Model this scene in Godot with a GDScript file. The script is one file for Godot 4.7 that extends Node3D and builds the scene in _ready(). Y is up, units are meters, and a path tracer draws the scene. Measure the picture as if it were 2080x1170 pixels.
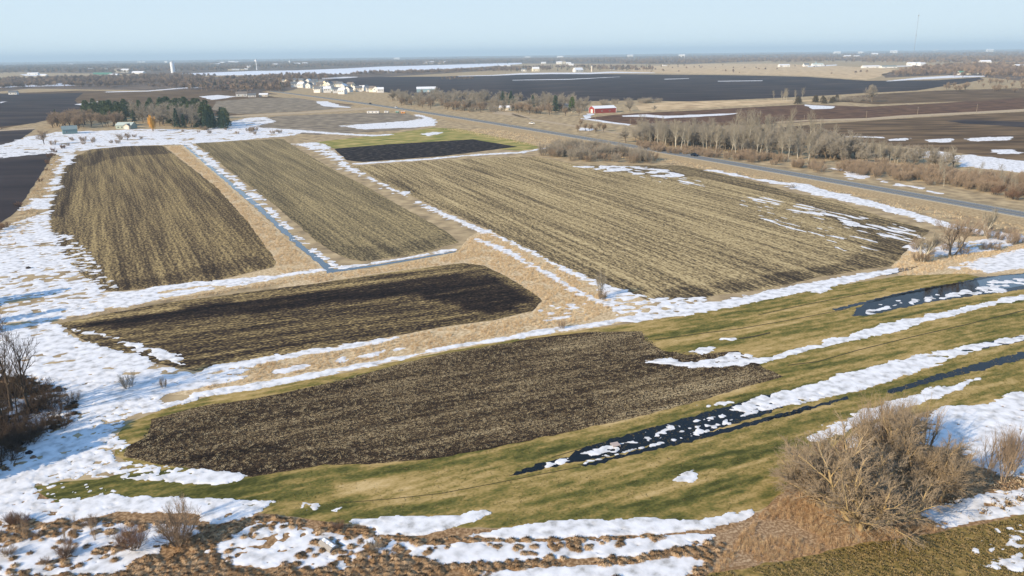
extends Node3D
# A drone's view over thawing farmland: stubble fields, ditches, a highway, farmsteads, a town by a frozen lake.
const EYE := 60.0          # metres above the fields
const LENS := 1571.0       # focal length in pixels of the 2080 x 1170 photograph
var eye_basis := Basis()
var rng := RandomNumberGenerator.new()
var noise := FastNoiseLite.new()
var snow_maps := []
var used := {}

# ---------------------------------------------------------------- places
func G(px: float, py: float, h := 0.0) -> Vector3:      # where the sight line of a photo pixel meets level ground
	var d := eye_basis * Vector3((px - 1040.0) / LENS, (585.0 - py) / LENS, -1.0)
	if d.y > -0.0012: d.y = -0.0012
	var t := (h - EYE) / d.y
	return Vector3(d.x * t, h, d.z * t)

func G2(px: float, py: float) -> Vector2:
	var p := G(px, py)
	return Vector2(p.x, p.z)

func world_poly(a: Array) -> PackedVector2Array:         # flat list x, y, x, y ... of pixels -> ground
	var out := PackedVector2Array()
	for i in range(0, a.size(), 2): out.append(G2(a[i], a[i + 1]))
	return out

func tall(px: float, py: float, hpx: float) -> float:    # metres of something hpx pixels high that stands at a pixel
	var p := G(px, py) - Vector3(0, EYE, 0)
	var depth := -(eye_basis.inverse() * p).z
	return hpx * depth / LENS * 1.03

func wide_px(px: float, py: float) -> float:             # metres per pixel there
	return tall(px, py, 1.0) / 1.03

func ragged(p: PackedVector2Array, amp: float, step: float) -> PackedVector2Array:
	var out := PackedVector2Array()
	for i in p.size():
		var a := p[i]
		var b := p[(i + 1) % p.size()]
		var n := clampi(int(a.distance_to(b) / step), 1, 60)
		for k in n:
			var q := a.lerp(b, float(k) / n)
			var s := 0.35 / step
			out.append(q + Vector2(noise.get_noise_2d(q.x * s * 100, q.y * s * 100), noise.get_noise_2d(q.x * s * 100 + 500, q.y * s * 100 - 300)) * amp)
	return out

func ribbon_poly(line: Array, w: Array) -> Array:        # a pixel line with a height in pixels at each point -> pixel outline
	var up := []
	var dn := []
	for i in range(0, line.size(), 2):
		var hw: float = w[mini(i / 2, w.size() - 1)] * 0.5
		up.append_array([line[i], line[i + 1] - hw])
		dn = [line[i], line[i + 1] + hw] + dn
	return up + dn

# ---------------------------------------------------------------- naming
func numbered(n: String) -> String:
	used[n] = used.get(n, -1) + 1
	return n if used[n] == 0 else "%s_%03d" % [n, used[n]]

func tag(o: Node, label: String, category: String, group := "") -> void:
	o.set_meta("label", label)
	o.set_meta("category", category)
	if group != "": o.set_meta("group", group)

func base(called: String, at: Vector3, turn: float, label: String, category: String, group := "") -> Node3D:
	var o := Node3D.new()
	o.name = numbered(called)
	add_child(o)
	o.position = at
	o.rotation.y = turn
	tag(o, label, category, group)
	return o

func part(called: String, mesh: Mesh, m: Material, parent: Node) -> MeshInstance3D:
	var o := MeshInstance3D.new()
	o.name = called
	o.mesh = mesh
	o.material_override = m
	parent.add_child(o, true)
	return o

func setting(called: String, mesh: Mesh, m: Material, label: String, kind := "structure") -> MeshInstance3D:
	var o := part(numbered(called), mesh, m, self)
	o.set_meta("kind", kind)
	o.set_meta("label", label)
	return o

func copy(o: Node3D, called: String, at: Vector3, turn: float, s: Vector3, label: String, category: String, group: String) -> Node3D:
	var c := o.duplicate() as Node3D
	c.name = numbered(called)
	add_child(c)
	c.position = at
	c.rotation = Vector3(0, turn, 0)
	c.scale = s
	c.visible = true
	tag(c, label, category, group)
	return c

# ---------------------------------------------------------------- materials
func paint(c: Color, rough := 0.9, metal := 0.0) -> StandardMaterial3D:
	var m := StandardMaterial3D.new()
	m.albedo_color = c
	m.roughness = rough
	m.metallic = metal
	m.metallic_specular = 0.3
	m.cull_mode = BaseMaterial3D.CULL_DISABLED
	return m

func rgb(r: int, g: int, b: int) -> Color:
	return Color8(r, g, b)

func noise_img(w: int, h: int, freq: float, sd: int, oct := 3, kind := FastNoiseLite.TYPE_SIMPLEX_SMOOTH) -> Image:
	var n := FastNoiseLite.new()
	n.noise_type = kind
	n.seed = sd
	n.frequency = freq
	n.fractal_octaves = oct
	return n.get_image(w, h, false, false, true)

func grain(w: int, h: int, waves_u: float, waves_v: float, sd: int, oct: int) -> PackedByteArray:   # noise with so many waves along and across
	var i := noise_img(clampi(int(waves_u * 4.0), 8, w), clampi(int(waves_v * 4.0), 8, h), 0.25, sd, oct)
	i.resize(w, h, Image.INTERPOLATE_CUBIC)
	return i.get_data()

func lut(stops: Array) -> PackedByteArray:               # [t, Color, t, Color ...] -> 256 x rgb
	var out := PackedByteArray()
	for i in 256:
		var t := i / 255.0
		var c: Color = stops[1]
		for k in range(0, stops.size() - 2, 2):
			if t >= stops[k]: c = stops[k + 1].lerp(stops[k + 3], clampf((t - stops[k]) / (stops[k + 2] - stops[k]), 0, 1))
		out.append_array([c.r8, c.g8, c.b8])
	return out

func fill_poly(img: Image, p: PackedVector2Array, v: float) -> void:   # p in image pixels
	var lo := 1e9
	var hi := -1e9
	for q in p:
		lo = minf(lo, q.y)
		hi = maxf(hi, q.y)
	var c := Color(v, v, v)
	var wd := img.get_width()
	for y in range(maxi(0, int(lo)), mini(img.get_height() - 1, int(hi)) + 1):
		var xs := []
		var yy := y + 0.5
		for i in p.size():
			var a := p[i]
			var b := p[(i + 1) % p.size()]
			if (a.y <= yy) != (b.y <= yy): xs.append(a.x + (yy - a.y) / (b.y - a.y) * (b.x - a.x))
		xs.sort()
		for k in range(0, xs.size() - 1, 2):
			var x0 := clampi(roundi(xs[k]), 0, wd)
			var x1 := clampi(roundi(xs[k + 1]), 0, wd)
			if x1 > x0: img.fill_rect(Rect2i(x0, y, x1 - x0, 1), c)

# a field's colours: every texel mixes coarse patches (traced), streaks along the rows and fine litter, and looks the sum up
func field_colours(w: int, h: int, fr: Dictionary, patches: Array, streaks: Array, stops: Array, soften := 4) -> ImageTexture:
	var mac := Image.create(w / 4, h / 4, false, Image.FORMAT_L8)
	mac.fill(Color(0.5, 0.5, 0.5))
	for pt in patches:
		var q := PackedVector2Array()
		for wp in world_poly(pt[0]): q.append(to_frame(fr, wp) * Vector2(w / 4, h / 4))
		fill_poly(mac, q, pt[1])
	mac.resize(maxi(4, w / 4 / soften), maxi(4, h / 4 / soften), Image.INTERPOLATE_TRILINEAR)
	mac.resize(w, h, Image.INTERPOLATE_CUBIC)
	var m := mac.get_data()
	var n := w * h
	var acc := PackedInt32Array()
	acc.resize(n)
	for i in n: acc[i] = (m[i] - 128) * 256 + 32768
	for s in streaks:                                    # [metres along the rows, metres across, seed, octaves, weight 0..1]
		var d := grain(w, h, fr.size.x / s[0], fr.size.y / s[1], s[2], s[3])
		var wt := int(s[4] * 256)
		for i in n: acc[i] += (d[i] - 128) * wt
	var l := lut(stops)
	var out := PackedByteArray()
	out.resize(n * 3)
	var j := 0
	for i in n:
		var k := clampi(acc[i] >> 8, 0, 255) * 3
		out[j] = l[k]
		out[j + 1] = l[k + 1]
		out[j + 2] = l[k + 2]
		j += 3
	return ImageTexture.create_from_image(Image.create_from_data(w, h, false, Image.FORMAT_RGB8, out))

func frame_of(p: PackedVector2Array, along: Vector2) -> Dictionary:    # the rectangle round an outline, turned to its rows
	var u := along.normalized()
	var v := Vector2(-u.y, u.x)
	var lo := Vector2(1e9, 1e9)
	var hi := -lo
	for q in p:
		var r := Vector2(q.dot(u), q.dot(v))
		lo = lo.min(r)
		hi = hi.max(r)
	return {"u": u, "v": v, "lo": lo, "size": hi - lo}

func to_frame(fr: Dictionary, q: Vector2) -> Vector2:
	return (Vector2(q.dot(fr.u), q.dot(fr.v)) - fr.lo) / fr.size

func tiled(stops: Array, tile: float, sd: int, freq := 0.02, rough := 0.95) -> StandardMaterial3D:   # world-space mottle for plain ground
	var n := FastNoiseLite.new()
	n.seed = sd
	n.frequency = freq
	n.fractal_octaves = 5
	n.noise_type = FastNoiseLite.TYPE_SIMPLEX_SMOOTH
	var l := lut(stops)
	var im := n.get_seamless_image(512, 512, false, false, 0.2, true).get_data()
	var out := PackedByteArray()
	out.resize(512 * 512 * 3)
	for k in 512 * 512:
		var q := int(im[k]) * 3
		out[k * 3] = l[q]
		out[k * 3 + 1] = l[q + 1]
		out[k * 3 + 2] = l[q + 2]
	var m := paint(Color.WHITE, rough)
	m.albedo_texture = ImageTexture.create_from_image(Image.create_from_data(512, 512, false, Image.FORMAT_RGB8, out))
	m.uv1_triplanar = true
	m.uv1_world_triplanar = true
	m.uv1_scale = Vector3.ONE / tile
	m.metallic_specular = 0.12
	return m

# ---------------------------------------------------------------- sheets of ground
func sheet(p: PackedVector2Array, y: float, fr := {}) -> ArrayMesh:
	var idx := Geometry2D.triangulate_polygon(p)
	if idx.is_empty():
		var parts := Geometry2D.merge_polygons(p, PackedVector2Array())
		if parts.size() > 0:
			p = parts[0]
			idx = Geometry2D.triangulate_polygon(p)
	var v := PackedVector3Array()
	var n := PackedVector3Array()
	var uv := PackedVector2Array()
	for q in p:
		v.append(Vector3(q.x, y, q.y))
		n.append(Vector3.UP)
		uv.append(to_frame(fr, q) if fr else q)
	# front faces clockwise seen from above
	for i in range(0, idx.size(), 3):
		var a := p[idx[i]]
		var b := p[idx[i + 1]]
		var c := p[idx[i + 2]]
		if (b - a).cross(c - a) < 0:
			var t := idx[i + 1]
			idx[i + 1] = idx[i + 2]
			idx[i + 2] = t
	return mesh_of(v, n, idx, uv)

func mesh_of(v: PackedVector3Array, n: PackedVector3Array, idx: PackedInt32Array, uv := PackedVector2Array(), col := PackedColorArray()) -> ArrayMesh:
	var a := []
	a.resize(Mesh.ARRAY_MAX)
	a[Mesh.ARRAY_VERTEX] = v
	a[Mesh.ARRAY_NORMAL] = n
	if uv.size(): a[Mesh.ARRAY_TEX_UV] = uv
	if col.size(): a[Mesh.ARRAY_COLOR] = col
	a[Mesh.ARRAY_INDEX] = idx
	var m := ArrayMesh.new()
	if v.size() and idx.size(): m.add_surface_from_arrays(Mesh.PRIMITIVE_TRIANGLES, a)
	return m

func plain_field(called: String, label: String, px: Array, y: float, m: Material, amp: float, step: float) -> MeshInstance3D:
	return setting(called, sheet(ragged(world_poly(px), amp, step), y), m, label)

# snow lies as real, thin, rounded drifts: traced areas, frayed by noise, cut at a level on a world grid
func snow_tile(label: String, x0: float, z0: float, x1: float, z1: float, cell: float, polys: Array, m: Material, y0: float, thick: float, soft: int, sd: int, stretch := 0.3, rows := Vector2(1, -0.4)) -> void:
	var nx := int((x1 - x0) / cell)
	var nz := int((z1 - z0) / cell)
	var img := Image.create(nx, nz, false, Image.FORMAT_L8)
	for pt in polys:
		var q := PackedVector2Array()
		for wp in world_poly(pt[0]): q.append((wp - Vector2(x0, z0)) / cell)
		fill_poly(img, q, pt[1])
	img.resize(nx / soft, nz / soft, Image.INTERPOLATE_TRILINEAR)
	img.resize(nx, nz, Image.INTERPOLATE_CUBIC)
	var d := img.get_data()
	var n1 := FastNoiseLite.new()
	n1.seed = sd
	n1.frequency = 0.05
	n1.fractal_octaves = 4
	var n2 := FastNoiseLite.new()
	n2.seed = sd + 1
	n2.frequency = 0.30 / maxf(1.0, cell * 1.6)
	n2.fractal_octaves = 4
	var n3 := FastNoiseLite.new()
	n3.seed = sd + 2
	n3.frequency = 0.15 / maxf(0.25, cell)
	n3.fractal_octaves = 3
	var ru := rows.normalized()
	var rv := Vector2(-ru.y, ru.x)
	var fray := 1.0 + cell * 1.2
	var val := PackedFloat32Array()
	val.resize(nx * nz)
	for j in nz:
		for i in nx:
			var k := j * nx + i
			var q := Vector2(x0 + i * cell, z0 + j * cell)
			var s := Vector2(q.dot(ru) * stretch, q.dot(rv))
			var a := n2.get_noise_2d(s.x * 1.3, s.y)
			var wi := clampi(i + int((a * ru.x * 1.8 + rv.x * a * 0.8) * fray / cell), 0, nx - 1)
			var wj := clampi(j + int((a * ru.y * 1.8 + rv.y * a * 0.8) * fray / cell), 0, nz - 1)
			var b := float(d[wj * nx + wi])
			if b < 8: continue
			val[k] = b + n1.get_noise_2d(s.x, s.y) * 110.0 + a * 70.0 + n3.get_noise_2d(s.x * 2.0, s.y) * 125.0 - 112.0
	snow_maps.append({"x0": x0, "z0": z0, "cell": cell, "nx": nx, "nz": nz, "val": val})
	var vid := PackedInt32Array()
	vid.resize(nx * nz)
	vid.fill(-1)
	var v := PackedVector3Array()
	var n := PackedVector3Array()
	var idx := PackedInt32Array()
	var at := func(i: int, j: int) -> Vector3:
		var f: float = val[j * nx + i]
		return Vector3(x0 + i * cell, y0 + thick * (sqrt(clampf(f / 45.0, 0, 1)) + 0.0012 * clampf(f, 0, 130)), z0 + j * cell)
	for j in range(1, nz - 2):
		for i in range(1, nx - 2):
			var ks := [j * nx + i, j * nx + i + 1, (j + 1) * nx + i + 1, (j + 1) * nx + i]
			var inside := 0
			for k in ks:
				if val[k] > 0: inside += 1
			if inside == 0: continue
			var loop := []
			for e in 4:
				var ka: int = ks[e]
				var kb: int = ks[(e + 1) % 4]
				var fa := val[ka]
				var fb := val[kb]
				if fa > 0:
					if vid[ka] < 0:
						var ci := ka % nx
						var cj := ka / nx
						vid[ka] = v.size()
						v.append(at.call(ci, cj))
						var dx: float = clampf(val[ka + 1], -10, 45) - clampf(val[ka - 1], -10, 45) + 0.06 * (val[ka + 1] - val[ka - 1])
						var dz: float = clampf(val[ka + nx], -10, 45) - clampf(val[ka - nx], -10, 45) + 0.06 * (val[ka + nx] - val[ka - nx])
						n.append(Vector3(-dx * thick / 160.0 / cell, 1, -dz * thick / 160.0 / cell).normalized())
					loop.append(vid[ka])
				if (fa > 0) != (fb > 0):
					var t := fa / (fa - fb)
					var pa := Vector3(x0 + (ka % nx) * cell, y0 - 0.03, z0 + (ka / nx) * cell)
					var pb := Vector3(x0 + (kb % nx) * cell, y0 - 0.03, z0 + (kb / nx) * cell)
					loop.append(v.size())
					v.append(pa.lerp(pb, t))
					n.append(Vector3.UP)
			for e in range(1, loop.size() - 1): idx.append_array([loop[0], loop[e], loop[e + 1]])
	setting("snow_cover", mesh_of(v, n, idx), m, label)

func snowy(x: float, z: float) -> float:
	var best := -200.0
	for s in snow_maps:
		var i := int((x - s.x0) / s.cell)
		var j := int((z - s.z0) / s.cell)
		if i >= 0 and j >= 0 and i < s.nx and j < s.nz:
			var f: float = s.val[j * s.nx + i]
			if f != 0.0: best = maxf(best, f)
	return best

# ---------------------------------------------------------------- plants
class Shape:
	var v := PackedVector3Array()
	var n := PackedVector3Array()
	var i := PackedInt32Array()
	var c := PackedColorArray()
	func tube(pts: Array, rad: Array, sides: int) -> void:
		var b0 := v.size()
		var d: Vector3 = (pts[1] - pts[0]).normalized()
		var a := d.cross(Vector3(0.31, 0.2, 0.93)).normalized()
		for k in pts.size():
			if k > 0 and k < pts.size() - 1: d = (pts[k + 1] - pts[k - 1]).normalized()
			a = (a - d * a.dot(d)).normalized()
			var b := d.cross(a)
			for s in sides:
				var t := TAU * s / sides
				var o := a * cos(t) + b * sin(t)
				v.append(pts[k] + o * rad[k])
				n.append(o)
		for k in pts.size() - 1:
			for s in sides:
				var p := b0 + k * sides + s
				var q := b0 + k * sides + (s + 1) % sides
				i.append_array([p, p + sides, q, q, p + sides, q + sides])
	func blade(p: Vector3, q: Vector3, w: float, side: Vector3) -> void:
		var b0 := v.size()
		var nn := (q - p).cross(side).normalized()
		if nn.y < 0: nn = -nn
		v.append(p - side * w)
		v.append(p + side * w)
		v.append(q)
		n.append(nn)
		n.append(nn)
		n.append(nn)
		if (side * 2.0).cross(q - p + side * w).dot(nn) > 0: i.append_array([b0, b0 + 2, b0 + 1])
		else: i.append_array([b0, b0 + 1, b0 + 2])
	func tri(p: Vector3, q: Vector3, r: Vector3, nn: Vector3) -> void:
		var b0 := v.size()
		v.append_array([p, q, r])
		n.append_array([nn, nn, nn])
		if (q - p).cross(r - p).dot(nn) > 0: i.append_array([b0, b0 + 2, b0 + 1])
		else: i.append_array([b0, b0 + 1, b0 + 2])
	func quad(p: Vector3, q: Vector3, r: Vector3, s: Vector3) -> void:
		var nn := -(q - p).cross(r - p).normalized()
		tri(p, q, r, nn)
		tri(p, r, s, nn)
	func box(lo: Vector3, hi: Vector3) -> void:
		var a := [Vector3(lo.x, lo.y, lo.z), Vector3(hi.x, lo.y, lo.z), Vector3(hi.x, lo.y, hi.z), Vector3(lo.x, lo.y, hi.z), Vector3(lo.x, hi.y, lo.z), Vector3(hi.x, hi.y, lo.z), Vector3(hi.x, hi.y, hi.z), Vector3(lo.x, hi.y, hi.z)]
		quad(a[4], a[5], a[6], a[7])
		quad(a[3], a[2], a[1], a[0])
		quad(a[0], a[1], a[5], a[4])
		quad(a[1], a[2], a[6], a[5])
		quad(a[2], a[3], a[7], a[6])
		quad(a[3], a[0], a[4], a[7])

func done(s: Shape) -> ArrayMesh:
	return mesh_of(s.v, s.n, s.i)

func rand_dir() -> Vector3:
	var z := rng.randf_range(-1, 1)
	var t := rng.randf_range(0, TAU)
	var r := sqrt(1 - z * z)
	return Vector3(r * cos(t), z, r * sin(t))

func limb(wood: Shape, twig: Shape, p: Vector3, d: Vector3, ln: float, r: float, lvl: int, g: Dictionary) -> void:
	var last: int = g.n.size()
	if lvl >= last:
		var sd := d.cross(rand_dir()).normalized()
		var tip := p + d * ln + Vector3(0, ln * g.lift * 0.5, 0)
		twig.blade(p, tip, r, sd)
		return
	var seg: int = [5, 4, 3, 2][mini(lvl, 3)]
	var pts := [p]
	var rad := [r]
	var dd := d
	for k in seg:
		dd = (dd + rand_dir() * g.bend + Vector3(0, g.lift * 0.35, 0)).normalized()
		pts.append(pts[k] + dd * ln / seg)
		rad.append(lerpf(r, r * g.tip, float(k + 1) / seg))
	(wood if lvl < 2 else twig).tube(pts, rad, 6 if lvl == 0 else (4 if lvl == 1 else 3))
	var cnt: int = g.n[lvl]
	for k in cnt:
		var t: float = lerpf(g.t0[lvl], 1.0, (k + rng.randf_range(0.2, 0.9)) / cnt)
		var f := t * seg
		var ia := mini(int(f), seg - 1)
		var at: Vector3 = pts[ia].lerp(pts[ia + 1], f - ia)
		var ax: Vector3 = (pts[ia + 1] - pts[ia]).normalized()
		var pr := ax.cross(Vector3.UP if absf(ax.y) < 0.9 else Vector3.RIGHT).normalized().rotated(ax, k * 2.4 + rng.randf_range(-0.6, 0.6))
		var cd := ax.rotated(pr, g.ang[lvl] * rng.randf_range(0.7, 1.25) * lerpf(1.15, 0.75, t))
		cd = (cd + Vector3(0, g.lift * 0.3, 0)).normalized()
		var rr: float = maxf(rad[ia] * 0.62, g.rmin)
		if lvl + 1 >= last: rr = g.rmin
		limb(wood, twig, at, cd, ln * g.len[lvl] * rng.randf_range(0.75, 1.2) * lerpf(1.1, 0.7, t), rr, lvl + 1, g)

# one tree of about 10 m: {stems, spread, h, r, n, len, ang, t0, bend, lift, tip, rmin}
func bare_tree(g: Dictionary, bark: Material, twigs: Material, sd: int) -> Node3D:
	rng.seed = sd
	var wood := Shape.new()
	var twig := Shape.new()
	for s in g.stems:
		var t: float = TAU * s / g.stems + rng.randf_range(-0.5, 0.5)
		var lean: float = g.spread * rng.randf_range(0.5, 1.1)
		var d := Vector3(cos(t) * lean, 1, sin(t) * lean).normalized()
		if g.stems == 1: d = Vector3(rng.randf_range(-0.06, 0.06), 1, rng.randf_range(-0.06, 0.06)).normalized()
		var off: Vector3 = Vector3(cos(t), 0, sin(t)) * g.get("foot", g.r * 2.2 if g.stems > 1 else 0.0) * rng.randf_range(0.3, 1.5)
		limb(wood, twig, off - Vector3(0, 0.25, 0), d, g.h * rng.randf_range(0.8, 1.1), g.r * rng.randf_range(0.75, 1.1), 0, g)
	var o := Node3D.new()
	part("trunk", done(wood), bark, o)
	part("crown", done(twig), twigs, o)
	return o

func conifer(sd: int, h: float, wd: float, bark: Material, green: Material, blunt: float) -> Node3D:
	rng.seed = sd
	var wood := Shape.new()
	wood.tube([Vector3(0, -0.3, 0), Vector3(0, h * 0.5, 0), Vector3(0, h * 0.97, 0)], [h * 0.018, h * 0.012, 0.03], 6)
	var lf := Shape.new()
	var whorl := int(h * 1.7)
	for k in whorl:
		var t := (k + 0.5) / whorl
		var y := lerpf(h * 0.08, h * 0.98, t)
		var r := wd * pow(1.0 - t, blunt) * rng.randf_range(0.8, 1.1) + 0.15
		var nb := int(lerpf(11, 5, t))
		for b in nb:
			var a := TAU * b / nb + k * 1.1 + rng.randf_range(-0.25, 0.25)
			var out := Vector3(cos(a), rng.randf_range(-0.28, 0.08), sin(a))
			var rr := r * rng.randf_range(0.65, 1.12)
			for c in 7:
				var f := rng.randf_range(0.3, 1.0)
				var q := Vector3(0, y, 0) + out * rr * f
				var e := (out + rand_dir() * 0.9).normalized()
				lf.blade(q, q + e * rng.randf_range(0.5, 1.0) * (0.5 + wd * 0.16), 0.16 + wd * 0.035, e.cross(rand_dir()).normalized())
	var o := Node3D.new()
	part("trunk", done(wood), bark, o)
	part("crown", done(lf), green, o)
	return o

func tuft(blades: int, h: float, spread: float, w: float, droop: float, sd: int) -> ArrayMesh:
	rng.seed = sd
	var s := Shape.new()
	for k in blades:
		var a := rng.randf_range(0, TAU)
		var o := Vector3(cos(a), 0, sin(a))
		var r := sqrt(rng.randf()) * spread
		var p := o * r * 0.55
		var hh := h * rng.randf_range(0.55, 1.1)
		var mid := p + o * r * 0.3 + Vector3(0, hh * (1.0 if droop < 0.1 else 0.85), 0)
		var side := Vector3(-o.z, 0, o.x).rotated(Vector3.UP, rng.randf_range(-0.8, 0.8))
		if droop < 0.1: s.blade(p, mid + rand_dir() * h * 0.2, w, side)
		else:
			var tip := mid + o * droop * rng.randf_range(0.5, 1.3) + Vector3(0, -hh * rng.randf_range(0.1, 0.6), 0)
			var nn := (o * 0.5 + Vector3.UP).normalized()
			s.tri(p - side * w, p + side * w, mid + side * w * 0.8, nn)
			s.tri(p - side * w, mid + side * w * 0.8, mid - side * w * 0.8, nn)
			s.tri(mid - side * w * 0.8, mid + side * w * 0.8, tip, nn)
	return done(s)

func scatter(called: String, label: String, mesh: Mesh, m: Material, places: Array, cols: Array) -> void:   # places: [Vector3, scale, turn, squash]
	var mm := MultiMesh.new()
	mm.transform_format = MultiMesh.TRANSFORM_3D
	mm.use_colors = true
	mm.mesh = mesh
	mm.instance_count = places.size()
	for k in places.size():
		var p: Array = places[k]
		mm.set_instance_transform(k, Transform3D(Basis(Vector3.UP, p[2]).scaled(Vector3(p[1], p[1] * p[3], p[1])), p[0]))
		mm.set_instance_color(k, cols[rng.randi() % cols.size()])
	var o := MultiMeshInstance3D.new()
	o.name = numbered(called)
	o.multimesh = mm
	o.material_override = m
	add_child(o, true)
	o.set_meta("kind", "stuff")
	o.set_meta("label", label)

func points_in(px: Array, per_m2: float, most := 40000) -> Array:
	var p := world_poly(px)
	var lo := p[0]
	var hi := p[0]
	for q in p:
		lo = lo.min(q)
		hi = hi.max(q)
	var want := mini(int((hi.x - lo.x) * (hi.y - lo.y) * per_m2), most * 4)
	var out := []
	for k in want:
		var q := Vector2(rng.randf_range(lo.x, hi.x), rng.randf_range(lo.y, hi.y))
		if Geometry2D.is_point_in_polygon(q, p): out.append(q)
	return out

# ---------------------------------------------------------------- the scene
func _ready() -> void:
	var cam := Camera3D.new()
	cam.name = "camera"
	cam.position = Vector3(0, EYE, 0)
	cam.rotation = Vector3(deg_to_rad(-16.85), 0, deg_to_rad(-0.74))
	cam.fov = rad_to_deg(2.0 * atan(585.0 / LENS))
	cam.near = 0.5
	cam.far = 60000.0
	add_child(cam)
	cam.current = true
	eye_basis = cam.basis

	var sky_mat := ProceduralSkyMaterial.new()
	sky_mat.sky_top_color = Color(0.44, 0.61, 0.82)
	sky_mat.sky_horizon_color = Color(0.77, 0.832, 0.855)
	sky_mat.sky_curve = 0.22
	sky_mat.ground_horizon_color = Color(0.70, 0.78, 0.86)
	sky_mat.ground_bottom_color = Color(0.4, 0.38, 0.35)
	sky_mat.sky_energy_multiplier = 1.0
	var sky := Sky.new()
	sky.sky_material = sky_mat
	var env := Environment.new()
	env.background_mode = Environment.BG_SKY
	env.sky = sky
	env.tonemap_mode = Environment.TONE_MAPPER_LINEAR
	env.tonemap_exposure = 1.4
	env.sdfgi_enabled = true
	env.ssao_enabled = true
	env.ssil_enabled = true
	env.fog_enabled = true
	env.fog_density = 0.00009
	env.fog_light_color = Color(0.83, 0.935, 1.0)
	var we := WorldEnvironment.new()
	we.name = "environment"
	we.environment = env
	add_child(we)

	var sun := DirectionalLight3D.new()
	sun.name = "sun"
	var el := deg_to_rad(25.0)
	var az := deg_to_rad(38.0)                           # light travels right and away from the camera
	var travel := Vector3(cos(az) * cos(el), -sin(el), -sin(az) * cos(el))
	sun.look_at_from_position(Vector3.ZERO, travel, Vector3.UP)
	sun.light_energy = 1.6
	sun.light_color = Color(1.0, 0.925, 0.81)
	sun.light_angular_distance = 0.5
	sun.shadow_enabled = true
	add_child(sun)

	noise.seed = 11
	noise.frequency = 0.01
	noise.fractal_octaves = 3
	build_ground()
	print("ground")
	build_snow()
	print("snow")
	build_road()
	build_buildings()
	print("buildings")
	build_trees()
	print("trees")
	build_grass()
	print("grass")
	build_far_woods()
	print("woods")
	build_small_things()

func row_field(called: String, label: String, px: Array, y: float, row_a: Array, w: int, h: int, patches: Array, streaks: Array, stops: Array, amp: float, step: float, soften := 4) -> void:
	var p := world_poly(px)
	var fr := frame_of(p, G2(row_a[2], row_a[3]) - G2(row_a[0], row_a[1]))
	var m := paint(Color.WHITE, 0.95)
	m.albedo_texture = field_colours(w, h, fr, patches, streaks, stops, soften)
	m.texture_repeat = false
	m.metallic_specular = 0.12
	setting(called, sheet(ragged(p, amp, step), y, fr), m, label)

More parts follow.
